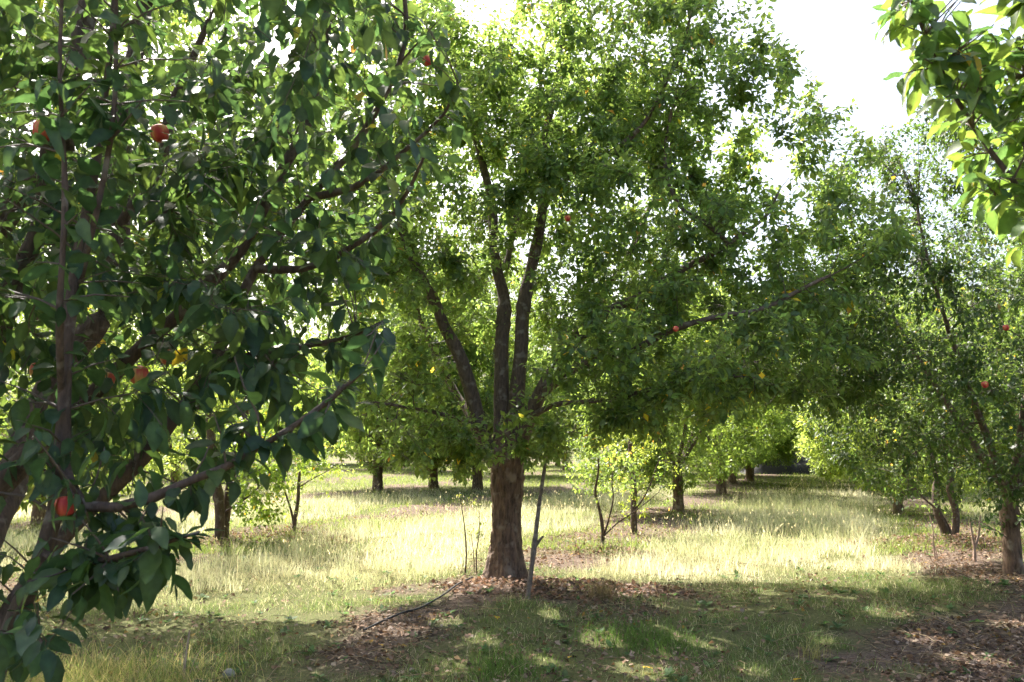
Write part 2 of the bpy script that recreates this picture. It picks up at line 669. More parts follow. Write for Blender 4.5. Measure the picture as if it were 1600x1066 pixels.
def sample_blobs(blobs, n, r, shell=0.45):
    """points in a union of ellipsoids, denser towards the outside"""
    w = np.array([b[1][0] * b[1][1] * b[1][2] * (b[2] if len(b) > 2 else 1) for b in blobs])
    c = r.choice(len(blobs), n, p=w / w.sum())
    v = unit(r.normal(0, 1, (n, 3)))
    rad = r.random(n) ** (1 / 3)
    rad = np.where(r.random(n) < shell, rad ** 0.4, rad)
    C = np.array([b[0] for b in blobs])[c]
    S = np.array([b[1] for b in blobs])[c]
    return C + v * S * rad[:, None]


def trunk_geo(pts, radii, sides=56, rows=110, ridge=0.15, flare=0.0, seed=0.0, plates=0):
    P = smooth_path(pts, rows)
    u = np.linspace(0, 1, rows)
    R = np.interp(u, np.linspace(0, 1, len(radii)), radii)
    V, F = tube_geo(P, R, sides)
    V = V.reshape(rows, sides, 3)
    th = np.arange(sides) * 2 * math.pi / sides
    C = P[:, None]
    off = V - C
    a = th[None, :] + 0.25 * np.sin(u * 5 + seed)[:, None]
    z = u[:, None] * np.ones_like(a)
    q = np.stack([np.cos(a) * 5 + 20 + seed, np.sin(a) * 5 + 20, z * 4.5], -1)
    fiss = np.abs(fbm(q, 3) - 0.5) * 2
    q2 = np.stack([np.cos(a) * 1.3 + 5 + seed, np.sin(a) * 1.3 + 9, z * 2], -1)
    lump = fbm(q2, 3) - 0.5
    q3 = np.stack([np.cos(a) * 9 + 20, np.sin(a) * 9 + 30 + seed, z * 22], -1)
    plate = vnoise(q3) - 0.5
    k = 1 + ridge * (fiss * 1.5 - 0.35) + 0.32 * lump + ridge * 0.55 * plate
    if plates:                                           # flaking bark plates with grooves between them
        rr = np.random.default_rng(8)
        ca, cz, ch = rr.uniform(0, 6.283, plates), rr.uniform(0, 1, plates), rr.uniform(-1, 1, plates)
        da = np.abs((a[..., None] - ca + math.pi) % (2 * math.pi) - math.pi) * 1.0
        dz = np.abs(z[..., None] - cz) * 4.4
        dd = np.sqrt(da ** 2 + (dz + .12 * np.sin(a * 7)[..., None]) ** 2)
        o_ = np.argsort(dd, -1)[..., :2]
        d1 = np.take_along_axis(dd, o_[..., :1], -1)[..., 0]
        d2 = np.take_along_axis(dd, o_[..., 1:2], -1)[..., 0]
        edge = np.clip((d2 - d1) / .07, 0, 1)
        k = k + .075 * edge + .035 * ch[o_[..., 0]] - .04
    k = k + flare * np.exp(-u * 8)[:, None] * (0.5 + 0.5 * np.sin(a * 5 + 1.3 + seed) * 0.8 + 0.3)
    V = C + off * k[..., None]
    return V.reshape(-1, 3), F


def tubes_mesh(name, paths, mat, sides, origin, rough=None):
    mb = MB()
    for P, R in paths:
        V, F = tube_geo(P, R, sides, rough=rough)
        mb.add(V, F)
    return mb.mesh(name, [mat], origin)


def build_tree(root, sk, trunk=None, limb_mat=None, trunk_mat=None, leaves=None, temps=MID, singles=0, single_ok=None,
               tint_base=(0.046, 0.086, 0.036), yellow=0.03, r=None, limb_sides=12, twig_sides=4, limb_name='limb', rough=(9, .10), leaf_mat=None):
    o = np.array(root.location)
    if trunk is not None:
        mb = MB()
        mb.add(*trunk)
        link('trunk', mb.mesh('trunk', [trunk_mat or M_BARK_OLD], o), root)
    for P, R in sk.limbs:
        mb = MB()
        mb.add(*tube_geo(P, R, limb_sides, rough=rough))
        link(limb_name, mb.mesh(limb_name, [limb_mat or M_BARK], o), root)
    paths = sk.twigs + sk.shoots
    if paths:
        link('twigs', tubes_mesh('twigs', paths, M_TWIG, twig_sides, o), root, 'stuff')
    if leaves is not None:
        p, d, n, s = leaves.arrays()
        tints = leaf_tints(len(p), tint_base, yellow, r)
        keep = np.ones(len(p), bool)
        if singles:
            x, y, dep = project(p)
            score = np.where((x > 5) & (x < 1595) & (y > 5) & (y < 1060), s / np.maximum(dep, .3), -1)
            if single_ok is not None:
                score = np.where(single_ok(x, y), score, -1)
            top = np.argsort(-score)[:singles]
            top = top[score[top] > 0]
            leaf_objects(root, p[top], d[top], n[top], s[top], tints[top], r, leaf_mat)
            keep[top] = False
        link('crown', leaves_mesh('crown', p[keep], d[keep], n[keep], s[keep], temps, leaf_mat or M_LEAF, tints[keep], o, r, far=(project(p[keep])[2] > 2.9) if temps is HI else None), root, 'stuff')


def inside_poly(x, y, poly):
    x, y = np.asarray(x), np.asarray(y)
    c = np.zeros(x.shape, bool)
    j = len(poly) - 1
    for i in range(len(poly)):
        xi, yi = poly[i]
        xj, yj = poly[j]
        hit = ((yi > y) != (yj > y)) & (x < (xj - xi) * (y - yi) / (yj - yi + 1e-9) + xi)
        c ^= hit
        j = i
    return c


# ------------------------------------------------------------------ ground sheet
def build_ground():
    ax = np.r_[-3000, -1200, -500, -200, -100, np.arange(-60, -14, 2.0), np.arange(-14, 22, 0.24), np.arange(22, 70, 2.0), 100, 200, 500, 1200, 3000]
    ay = np.r_[-3000, -1000, -300, -100, -40, -20, -10, -5, np.arange(-2, 22, 0.22), np.arange(22, 80, 1.0), 100, 150, 250, 500, 1200, 3000]
    X, Y = np.meshgrid(ax, ay)
    Z = ground_z(X, Y)
    V = np.stack([X, Y, Z], -1).reshape(-1, 3)
    nx, ny = len(ax), len(ay)
    i, j = np.meshgrid(np.arange(ny - 1), np.arange(nx - 1), indexing='ij')
    a = (i * nx + j).ravel()
    F = np.stack([a, a + 1, a + nx + 1, a + nx], 1)
    g = green_amount(V[:, 0], V[:, 1])
    T = np.stack([g, g, g], 1)
    me = make_mesh('ground', V, F, np.arange(len(F)) * 4, [M_GROUND], True, T)
    o = link('ground', me)
    o['kind'] = 'structure'


def green_amount(x, y):
    """1 where grass covers the soil, 0 on bare soil and litter along the tree rows"""
    t, s = row_ts(x, y)
    tt = np.abs((t + 2.7) % 5.4 - 2.7)
    nz = fbm(np.stack([x * 0.9 + 3, y * 0.9, np.zeros_like(x) + 2], -1), 3)
    nb = fbm(np.stack([x * 2.6 + 3, y * 2.6, np.zeros_like(x) + 9], -1), 3)
    own = np.where((np.abs(t) < 2.7) & (s < -1.2), .75, 0.0) - np.where((t > 1.2) & (s < .3) & (s > -6), .55, 0.0)
    g = np.clip((tt + own - 0.35 + (nz - 0.5) * 3.0 + (nb - 0.5) * 1.8) / 0.8, 0, 1)
    return g


build_ground()


def reject(targets, poly, Ymax, r, prob):
    x, y, d = project(targets)
    bad = inside_poly(x, y, poly) & (targets[:, 1] < Ymax) & (r.random(len(targets)) < prob)
    return targets[~bad]


def gaps(targets, scale, thr, seed, r):
    nz = fbm(targets * scale + seed, 2)
    return targets[nz > thr]


# ------------------------------------------------------------------ the big apple tree in the middle
def main_tree():
    r = np.random.default_rng(21)
    bx, by = MAIN[0], MAIN[1]
    z0 = gz(bx, by)
    root = empty('apple_tree', (bx, by, z0), 'large old apple tree with thick flaky trunk in the middle of the clearing', 'tree', 'orchard apple trees')
    Y = by
    sk = Skeleton(r)
    trunk_pts = [(bx, Y, z0 - 0.12), at(791, 880, Y), at(792, 800, Y), at(793, 740, Y), at(792, 700, Y), at(790, 672, Y)]
    tr = trunk_geo(trunk_pts, [.205, .175, .160, .158, .180, .205, .13], sides=96, rows=130, flare=0.85, plates=230)
    sk.nodes(smooth_path(trunk_pts[2:], 8), np.full(8, .15))
    f = at(791, 715, Y)
    sk.limb([at(775, 725, Y), at(752, 680, Y - .05), at(735, 605, Y - .1), at(712, 548, Y - .2), at(688, 500, Y - .3), at(650, 410, Y - .5), at(600, 300, Y - .8)], .105, .030)
    sk.limb([at(786, 720, Y), at(784, 640, Y), at(784, 540, Y), at(788, 470, Y + .1), at(775, 410, Y + .2), at(765, 300, Y + .3), at(730, 180, Y + .4), at(700, 40, Y + .4), at(690, -60, Y + .4)], .115, .012, power=.7)
    sk.limb([at(799, 715, Y), at(806, 640, Y - .05), at(814, 550, Y - .1), at(818, 480, Y - .1), at(834, 400, Y - .1), at(848, 325, Y - .1), at(858, 200, Y), at(880, 60, Y), at(900, -120, Y), at(905, -240, Y)], .108, .012, power=.7)
    l4 = sk.limb([at(808, 705, Y), at(832, 640, Y - .2), at(862, 585, Y - .4), at(915, 515, Y - .6), at(960, 480, Y - .75), at(1010, 457, Y - .9), at(1090, 408, Y - 1.1), at(1142, 380, Y - 1.2), at(1185, 340, Y - 1.25), at(1215, 290, Y - 1.3)], .092, .010)
    sk.limb([at(1140, 381, Y - 1.2), at(1105, 350, Y - 1.2), at(1060, 318, Y - 1.1), at(1040, 240, Y - 1.0), at(1060, 120, Y - .9)], .026, .010)
    sk.limb([at(842, 620, Y - .25), at(900, 575, Y - .8), at(990, 545, Y - 1.3), at(1080, 505, Y - 1.7), at(1200, 480, Y - 2.0), at(1300, 430, Y - 2.1)], .05, .014)
    sk.limb([at(835, 640, Y + .1), at(900, 520, Y + .9), at(980, 400, Y + 1.5), at(1040, 260, Y + 1.8), at(1080, 100, Y + 1.9)], .06, .016)
    sk.limb([at(760, 690, Y + .1), at(700, 590, Y + .8), at(640, 450, Y + 1.4), at(620, 300, Y + 1.6)], .055, .016)
    sk.limb([at(815, 660, Y - .1), at(868, 633, Y - .5), at(940, 625, Y - 1.0), at(1050, 600, Y - 1.5), at(1160, 590, Y - 1.9)], .036, .010)
    sk.limb([at(765, 680, Y), at(715, 655, Y - .5), at(650, 640, Y - 1.0), at(590, 630, Y - 1.4)], .032, .009)
    sk.limb([at(790, 420, Y + .15), at(815, 300, Y + .5), at(840, 160, Y + .8), at(860, 0, Y + 1.0), at(880, -150, Y + 1.1)], .04, .012)
    sk.limb([at(850, 320, Y - .1), at(905, 260, Y - .5), at(960, 235, Y - .9), at(1010, 190, Y - 1.1), at(1060, 80, Y - 1.2), at(1090, -30, Y - 1.2)], .034, .010)
    blobs = [
        (at(880, 60, Y - .2), (1.9, 1.7, 1.5), 1.2),
        (at(900, -140, Y), (1.5, 1.5, 1.1), .8),
        (at(1090, 130, Y - .6), (1.05, 1.5, 1.2)),
        (at(1190, 210, Y - .8), (.95, 1.3, .95), 1.3),
        (at(1240, 385, Y - 1.1), (1.15, 1.4, .75), 1.3),
        (at(1310, 330, Y - 1.2), (.6, 1.0, .75), 1.2),
        (at(1080, 545, Y - 1.3), (1.55, 1.5, .70), 1.7),
        (at(1250, 530, Y - 1.3), (.85, 1.2, .55), 1.7),
        (at(940, 600, Y - 1.3), (1.0, .9, .55), 1.5),
        (at(970, 360, Y - .7), (1.3, 1.4, 1.2), 1.5),
        (at(690, 330, Y - .2), (1.1, 1.6, 1.1), 1.5),
        (at(620, 480, Y - .4), (1.0, 1.5, 1.0), 1.5),
        (at(640, 650, Y - .8), (.95, 1.0, .50), 1.8),
        (at(800, 190, Y - 1.0), (1.3, .8, 1.0), 1.8),
        (at(560, 300, Y + .3), (1.0, 1.5, 1.4), 1.0),
        (at(800, 690, Y - 1.0), (.95, .6, .30), 3.0),
        (at(1080, 625, Y - 1.3), (1.3, 1.1, .45), 2.6),
        (at(680, 715, Y - 1.0), (.6, .6, .30), 2.6),
        (at(660, 100, Y), (1.2, 1.6, 1.4), 1.0),
        (at(880, 330, Y + 1.7), (2.6, 1.0, 2.2), 1.4),
    ]
    tg = sample_blobs(blobs, 560, r, .3)
    limb_zone = [(765, 400), (865, 340), (875, 470), (850, 640), (735, 640), (705, 540)]
    tg = reject(tg, limb_zone, Y + .1, r, .8)
    sk.reach(tg, sk.twigs, up=.35, rmax=.030, rk=.011, seg=.12)
    sh = sample_blobs(blobs, 13000, r, .42)
    sh = gaps(sh, 1.0, .37, 3.3, r)
    sh = reject(sh, limb_zone, Y + .1, r, .50)
    sh = reject(sh, [(760, 735), (830, 735), (826, 920), (760, 920)], Y, r, 1.0)
    sh = sh[sh[:, 2] > 1.05]
    x_, y_, _d = project(sh)
    top_cut = (y_ < 150) & (x_ > 1185 + .62 * np.maximum(y_, 0) + r.normal(0, 18, len(sh)))
    hole = (((x_ - 1395) / 70) ** 2 + ((y_ - 262) / 55) ** 2) < 1
    notch = (x_ > 1275) & (y_ < 175) & (x_ < 1330)
    lane = (x_ > 1110) & (x_ < 1340) & (y_ > 640 + r.normal(0, 12, len(sh)))
    sh = sh[~(top_cut | hole | notch | lane)]
    ctr = np.array((bx + .3, by, 2.2))
    sk.reach(sh, sk.shoots, up=.55, rmax=.007, rk=.008, seg=.2, reg=False, out_from=ctr, bias=.3)
    lv = Leaves()
    for P, R in sk.shoots:
        L = np.linalg.norm(np.diff(P, axis=0), axis=1).sum()
        n = int(np.clip(6 + L * 24, 7, 20))
        lv.shoot(P, n, .098, droop=.30, start=max(0.05, 1 - .42 / max(L, .3)), r=r)
    for P, R in sk.twigs:
        if len(P) > 4:
            for q in range(r.integers(1, 4)):
                i = r.integers(2, len(P) - 1)
                e = unit(r.normal(0, 1, 3) + np.array((0, 0, .6)))
                Q = P[i] + e[None] * np.linspace(0, .07, 3)[:, None]
                lv.shoot(Q, 6, .078, droop=.1, start=.3, spread=1.1, r=r)
    # gaps in the leafage through which the sun reaches the ground
    p, d, n, s = lv.arrays()
    sd = np.array(to_sun)
    ok = np.ones(len(p), bool)
    for gx, gy, rad in ((880, 972, .20), (935, 1005, .22), (1100, 1000, .24), (1045, 985, .13), (1200, 930, .16), (1390, 962, .20), (1530, 1035, .26), (1290, 1000, .12), (700, 985, .20),
                        (1010, 1050, .22), (760, 1010, .16), (850, 1040, .14), (1180, 1045, .14), (1450, 1000, .18), (980, 940, .14), (1330, 905, .2), (690, 1045, .2), (640, 1000, .2), (1580, 985, .16)):
        q = p - ground_at(gx, gy)
        ok &= np.linalg.norm(q - (q @ sd)[:, None] * sd, axis=1) > rad * 1.0
    lv.p, lv.d, lv.n, lv.s = [p[ok]], [d[ok]], [n[ok]], [s[ok]]
    build_tree(root, sk, tr, leaves=lv, temps=MID6, singles=300, r=r, yellow=.010, twig_sides=3)
    print('main leaves', sum(map(len, lv.p)), 'nodes', sk.n)
    return root, sk


MAIN_ROOT, MAIN_SK = main_tree()


# ------------------------------------------------------------------ the near apple tree that fills the left side
def near_left_tree():
    r = np.random.default_rng(33)
    bx, by = -1.95, 2.75
    z0 = gz(bx, by)
    root = empty('apple_tree', (bx, by, z0), 'close apple tree with big drooping leaves and red apples filling the left side', 'tree', 'orchard apple trees')
    sk = Skeleton(r)
    tr_pts = [(bx, by, z0 - .1), (bx + .02, by, .25), (bx + .01, by - .02, .5), (bx + .0, by, .72)]
    tr = trunk_geo(tr_pts, [.15, .125, .12, .13, .10], rows=50, flare=.2, seed=2.0)
    B = np.array((bx, by, .60))
    sk.nodes(smooth_path(tr_pts[1:], 6), np.full(6, .11))
    # upright stem close to the camera
    sk.limb([B, at(-40, 1130, 2.55), at(12, 1000, 2.4), at(58, 880, 2.35), at(90, 770, 2.35), at(98, 640, 2.35), at(104, 520, 2.35), at(125, 405, 2.4), at(150, 300, 2.45), at(165, 160, 2.5), at(180, 20, 2.5), at(185, -120, 2.5)], .042, .006, power=.6)
    # long diagonal limbs
    sk.limb([B + (0, 0, -.02), at(-30, 1020, 2.9), at(90, 850, 3.0), at(190, 750, 3.0), at(270, 650, 3.0), at(332, 568, 3.05), at(356, 525, 3.05), at(402, 420, 3.1), at(480, 310, 3.1), at(560, 215, 3.1), at(620, 90, 3.1), at(640, -30, 3.1)], .040, .008, power=.8)
    sk.limb([B + (.0, .05, .04), at(-60, 860, 3.2), at(60, 690, 3.25), at(215, 545, 3.2), at(275, 500, 3.2), at(370, 402, 3.15), at(425, 290, 3.15), at(482, 190, 3.2), at(508, 60, 3.2), at(512, -80, 3.2)], .044, .015, power=.8)
    sk.limb([B + (-.03, .06, .05), at(-160, 600, 3.5), at(-40, 400, 3.6), at(20, 318, 3.6), at(70, 262, 3.6), at(108, 160, 3.65), at(135, 70, 3.7), at(152, -60, 3.7)], .085, .040)
    sk.limb([B + (-.02, .1, .05), at(60, 640, 3.9), at(170, 480, 4.1), at(186, 340, 4.15), at(190, 220, 4.15), at(212, 90, 4.2), at(235, -50, 4.2)], .07, .040)
    sk.limb([B + (-.05, .05, .04), at(-120, 760, 3.3), at(-20, 560, 3.3), at(22, 440, 3.3), at(60, 330, 3.3), at(70, 200, 3.3)], .055, .03)
    sk.limb([at(185, 350, 4.1), at(250, 260, 4.1), at(270, 160, 4.1), at(330, 30, 4.0)], .03, .015)
    # low branches
    sk.limb([at(96, 715, 2.36), at(130, 790, 2.25), at(215, 784, 2.2), at(290, 752, 2.2), at(350, 728, 2.2), at(430, 682, 2.2), at(500, 640, 2.2), at(560, 590, 2.2)], .016, .005)
    sk.limb([at(62, 862, 2.35), at(120, 880, 2.2), at(190, 868, 2.1), at(262, 848, 2.1), at(305, 832, 2.1)], .012, .004)
    sk.limb([at(20, 985, 2.4), at(55, 990, 2.2), at(70, 1010, 2.1)], .008, .003)
    sk.limb([at(335, 565, 3.05), at(400, 555, 2.9), at(480, 540, 2.8), at(560, 520, 2.7), at(600, 500, 2.65)], .016, .005)
    sk.limb([at(480, 310, 3.1), at(560, 290, 3.0), at(640, 230, 2.9), at(690, 185, 2.85), at(715, 140, 2.8)], .014, .004)
    sk.limb([at(402, 420, 3.1), at(480, 420, 3.0), at(560, 380, 2.9), at(620, 330, 2.85), at(660, 250, 2.8)], .016, .005)
    # thin upright whips
    sk.limb([at(96, 620, 2.36), at(92, 480, 2.2), at(98, 300, 2.2), at(94, 130, 2.2), at(92, -40, 2.2)], .010, .004)
    sk.limb([at(125, 440, 2.4), at(150, 330, 2.3), at(176, 190, 2.3), at(180, 60, 2.3), at(176, -60, 2.3)], .010, .004)
    sk.limb([at(230, 350, 3.0), at(290, 310, 2.7), at(320, 270, 2.6)], .008, .003)
    blobs = [
        (at(90, 120, 2.9), (1.2, .9, 1.0)), (at(330, 120, 3.0), (.95, .9, .9), 1.0), (at(520, 140, 3.0), (.50, .7, .8), 1.2),
        (at(90, 420, 2.8), (.9, .8, .75), 1.1), (at(330, 420, 2.9), (.75, .75, .7), 1.0), (at(500, 400, 2.9), (.40, .6, .6), 1.2),
        (at(70, 680, 2.6), (.75, .6, .6), 1.1), (at(260, 650, 2.7), (.60, .6, .45), .9), (at(440, 600, 2.6), (.34, .5, .32), 1.2),
        (at(70, 880, 2.4), (.45, .4, .35), 1.2), (at(250, -200, 3.1), (1.5, 1.3, .8), .5), (at(-400, 300, 3.2), (1.2, 1.4, 1.6), .4),
        ((-1.9, 4.0, 3.2), (1.5, .9, 1.3), .6),
    ]
    outline = [(-900, -900), (770, -900), (765, 0), (740, 130), (705, 250), (640, 380), (615, 520), (590, 610), (520, 690), (400, 720),
               (330, 800), (255, 860), (230, 940), (150, 960), (60, 1000), (40, 1120), (-900, 1120)]

    def cut(T):
        x, y, d = project(T)
        return T[inside_poly(x, y, outline) & (T[:, 2] > .45) & (d > 1.75)]
    tg = cut(sample_blobs(blobs, 260, r, .3))
    sk.reach(tg, sk.twigs, up=.25, rmax=.014, rk=.008, seg=.08)
    sh = cut(sample_blobs(blobs, 1950, r, .25))
    extra = []
    for poly_pt, Yd in (((300, 800), 2.15), ((265, 790), 2.1), ((215, 905), 2.1), ((185, 930), 2.1), ((160, 900), 2.15), ((95, 950), 2.15), ((60, 960), 2.1),
                        ((240, 860), 2.1), ((30, 1010), 2.1), ((10, 1040), 2.15), ((480, 690), 2.2), ((520, 640), 2.2), ((445, 700), 2.2), ((590, 560), 2.3),
                        ((345, 690), 2.2), ((370, 660), 2.2), ((555, 470), 2.6), ((545, 620), 2.2), ((600, 520), 2.6), ((130, 820), 2.2), ((40, 720), 2.2), ((110, 900), 2.2), ((200, 880), 2.1), ((230, 830), 2.15), ((150, 850), 2.2), ((75, 880), 2.2), ((45, 930), 2.15), ((260, 900), 2.15)):
        for q in range(2):
            extra.append(at(poly_pt[0] + r.normal(0, 14), poly_pt[1] - 25 + r.normal(0, 14), Yd + r.normal(0, .08)))
    sh = np.vstack([sh, np.array(extra)])
    sk.reach(sh, sk.shoots, up=.15, rmax=.005, rk=.007, seg=.08, reg=False, bias=.3)
    lv = Leaves()
    for P, R in sk.shoots:
        L = np.linalg.norm(np.diff(P, axis=0), axis=1).sum()
        lv.shoot(P, int(np.clip(4 + L * 14, 4, 10)), .098, droop=.75, start=max(.1, 1 - .3 / max(L, .2)), jitter=.4, spread=.8, r=r)
    for q in (7, 8, 10, 11, 12):
        lv.shoot(sk.limbs[q][0], 40, .085, droop=.6, start=.25, spread=.9, r=r)
    for P, R in sk.limbs[-3:]:
        lv.shoot(P, 26, .09, droop=.1, start=.1, spread=.9, r=r)
    for P, R in sk.twigs:
        if len(P) > 4:
            i = r.integers(2, len(P) - 1)
            e = unit(r.normal(0, 1, 3))
            lv.shoot(P[i] + e[None] * np.linspace(0, .06, 3)[:, None], 4, .09, droop=.6, start=.3, spread=1.0, r=r)
    build_tree(root, sk, tr, limb_mat=M_BARK_RED, trunk_mat=M_BARK_OLD, leaves=lv, temps=HI, singles=300, r=r, tint_base=(0.028, 0.060, 0.035), yellow=.008,  # leaf tint and material darkened to stand for shade on this crown
               limb_sides=12, twig_sides=4, rough=(16, .20), leaf_mat=M_LEAF_SHADED)
    print('near leaves', sum(map(len, lv.p)))
    return root, sk


NEAR_ROOT, NEAR_SK = near_left_tree()


# ------------------------------------------------------------------ the branch that hangs in from the upper right
def near_right_tree():
    r = np.random.default_rng(44)
    bx, by = 3.1, 2.7
    z0 = gz(bx, by)
    root = empty('apple_tree', (bx, by, z0), 'apple tree outside the view whose leafy branch hangs into the upper right corner', 'tree', 'orchard apple trees')
    sk = Skeleton(r)
    tp = [(bx, by, z0 - .1), (bx, by, .5), (bx - .03, by, 1.0), (bx - .05, by, 1.4)]
    tr = trunk_geo(tp, [.17, .14, .13, .14, .1], rows=40, seed=5.0)
    F = np.array((bx - .05, by, 1.3))
    sk.nodes(smooth_path(tp[1:], 6), np.full(6, .12))
    sk.limb([F, (2.75, 2.5, 1.75), (2.3, 2.3, 2.0), at(1680, 360, 2.2), at(1590, 270, 2.2), at(1545, 190, 2.2), at(1505, 120, 2.2), at(1440, 20, 2.15), at(1415, -60, 2.1)], .034, .004, power=.45)
    sk.limb([F, (2.9, 2.6, 2.2), (2.5, 2.4, 2.7), at(1680, 130, 2.3), at(1600, 100, 2.3), at(1520, 75, 2.3), at(1450, 25, 2.3), at(1400, -30, 2.25)], .03, .004, power=.45)
    sk.limb([F, (3.0, 2.7, 2.3), (2.8, 2.7, 3.2), (2.6, 2.6, 3.9)], .06, .02)
    sk.limb([F, (3.5, 2.4, 2.1), (4.0, 2.1, 2.9), (4.3, 2.0, 3.6)], .06, .02)
    sk.limb([F, (3.3, 3.1, 2.2), (3.6, 3.4, 3.2)], .05, .02)
    blobs = [(at(1540, 60, 2.25), (.20, .25, .16), 7), (at(1490, 140, 2.2), (.10, .2, .12), 7), (at(1590, 230, 2.2), (.12, .25, .20), 7), (at(1600, 330, 2.15), (.09, .2, .14), 6),
             (at(1430, 30, 2.2), (.07, .12, .08), 6), (at(1390, 25, 2.15), (.06, .1, .07), 10), (at(1420, 90, 2.15), (.06, .1, .06), 9), (at(1680, 200, 2.4), (.3, .4, .5), 2),
             ((3.0, 2.6, 3.2), (1.0, 1.0, .9), .35), ((3.8, 2.4, 3.0), (1.0, 1.0, 1.0), .3), ((2.4, 2.5, 3.5), (.7, .6, .5), .3)]
    tg = sample_blobs(blobs, 90, r, .3)
    sk.reach(tg, sk.twigs, up=.2, rmax=.010, rk=.008, seg=.07)
    sh = sample_blobs(blobs, 700, r, .3)
    x, y, d = project(sh)
    edge = np.interp(y, [-200, 0, 100, 200, 300, 400, 460], [1345, 1352, 1395, 1470, 1520, 1570, 1640])
    sh = sh[(x > edge) & (y < 440) & (d > 1.4) | (sh[:, 0] > 2.2)]
    sk.reach(sh, sk.shoots, up=.0, rmax=.004, rk=.007, seg=.05, reg=False)
    lv = Leaves()
    for P, R in sk.shoots:
        L = np.linalg.norm(np.diff(P, axis=0), axis=1).sum()
        lv.shoot(P, int(np.clip(4 + L * 14, 4, 9)), .092, droop=.55, start=max(.1, 1 - .25 / max(L, .2)), jitter=.35, r=r)
    build_tree(root, sk, tr, limb_mat=M_BARK_RED, leaves=lv, temps=HI, singles=300, r=r, tint_base=(0.050, 0.090, 0.028), yellow=.006, limb_sides=10, twig_sides=5, leaf_mat=leaf_material('branch_leaf', 3.0, 0.45, rough=0.46, spec=0.45, warm=(1.5, 1.36, 0.6)))
    return root, sk


RIGHT_ROOT, RIGHT_SK = near_right_tree()


# ------------------------------------------------------------------ other orchard trees: three forms, copied along the rows
def orchard_tree_parts(seed, height, width, clear, n_shoots, temps, size, stems=1, lean=0.0, rtrunk=.13, n_reach=160, tint=(0.050, 0.088, 0.028), yellow=.006, droop=.2, mat=None):
    """meshes of a free-standing orchard tree about its own base: [(name, mesh, kind)]"""
    r = np.random.default_rng(seed)
    sk = Skeleton(r)
    fork = clear
    tp = [(0, 0, -.15), (.02, .01, fork * .4), (lean * fork, .0, fork * .8), (lean * fork, .02, fork * 1.05)]
    out = []
    V, F = trunk_geo(tp, [rtrunk * 1.2, rtrunk, rtrunk * .92, rtrunk * 1.05, rtrunk * .6], sides=26, rows=36, flare=.25, seed=seed * .7)
    mb = MB()
    mb.add(V, F)
    out.append(('trunk', mb.mesh('trunk', [M_BARK_OLD]), None))
    sk.nodes(smooth_path(tp[1:], 6), np.full(6, rtrunk * .8))
    top = np.array(tp[-1]) - (0, 0, .12)
    k = 6
    for i in range(k):
        a = i * 6.283 / k + r.uniform(-.3, .3)
        h = height * r.uniform(.62, .92)
        w = width * .5 * r.uniform(.45, .8)
        e = top + np.array((math.cos(a) * w, math.sin(a) * w, h - fork))
        m1 = top + np.array((math.cos(a) * w * .45, math.sin(a) * w * .45, (h - fork) * .35))
        m2 = top + np.array((math.cos(a) * w * .85, math.sin(a) * w * .85, (h - fork) * .7))
        sk.limb([top, m1, m2, e], rtrunk * .45, .010, n=18)
    for P, R in sk.limbs:
        mb = MB()
        mb.add(*tube_geo(P, R, 8, rough=(8, .1)))
        out.append(('limb', mb.mesh('limb', [M_BARK]), None))
    hc = (height + fork * .8) / 2
    hc = (height + fork * .5) / 2
    blobs = [((0, 0, hc), (width * .5, width * .5, (height - fork * .5) * .5))]
    for i in range(9):
        a = r.uniform(0, 6.28)
        q = r.uniform(.25, .40) * width
        blobs.append(((math.cos(a) * q, math.sin(a) * q, r.uniform(fork * .95, height * .85)), (width * .22, width * .22, height * .16), 1.2))
    tg = sample_blobs(blobs, n_reach, r, .3)
    tg = tg[tg[:, 2] > fork * .85]
    sk.reach(tg, sk.twigs, up=.35, rmax=.025, rk=.010, seg=.16)
    sh = sample_blobs(blobs, n_shoots, r, .6)
    sh = gaps(sh, .8, .39, seed * 1.7, r)
    sh = sh[sh[:, 2] > fork * .5]
    sk.reach(sh, sk.shoots, up=.5, rmax=.006, rk=.007, seg=.25, reg=False, out_from=np.array((0, 0, fork)))
    mb = MB()
    for P, R in sk.twigs + (sk.shoots if temps is not LOW else sk.shoots[::4]):
        mb.add(*tube_geo(P, R, 3))
    out.append(('twigs', mb.mesh('twigs', [M_TWIG]), 'stuff'))
    lv = Leaves()
    for P, R in sk.shoots:
        L = np.linalg.norm(np.diff(P, axis=0), axis=1).sum()
        lv.shoot(P, int(np.clip(6 + L * 22, 7, 17)), size, droop=droop, start=max(.05, 1 - .42 / max(L, .3)), r=r)
    p, d, n, s = lv.arrays()
    out.append(('crown', leaves_mesh('crown', p, d, n, s, temps, mat or M_LEAF, leaf_tints(len(p), tint, yellow, r), r=r), 'stuff'))
    print('orchard form', seed, 'leaves', len(p))
    return out


def place_tree(parts, x, y, rot, scale, label, group='orchard apple trees', name='apple_tree'):
    root = empty(name, (x, y, gz(x, y)), label, 'tree', group)
    root.rotation_euler.z = rot
    root.scale = (scale,) * 3
    for nm, me, kind in parts:
        link(nm, me, root, kind)
    return root


FORM_MID = orchard_tree_parts(101, 5.8, 6.2, .98, 7600, MID6, .084, rtrunk=.11, yellow=.006, tint=(0.032, 0.064, 0.025), mat=M_LEAF_SHADED)  # shade of the crown's near side put into leaf tint and material
FORM_A = orchard_tree_parts(102, 6.4, 6.0, 1.15, 4300, LOW, .120, rtrunk=.14)
FORM_B = orchard_tree_parts(103, 6.9, 5.8, 1.05, 4300, LOW, .120, rtrunk=.15, tint=(0.046, 0.084, 0.030))
FORM_C = orchard_tree_parts(104, 4.6, 4.8, 0.85, 3400, LOW, .108, rtrunk=.12, tint=(0.075, 0.115, 0.040))

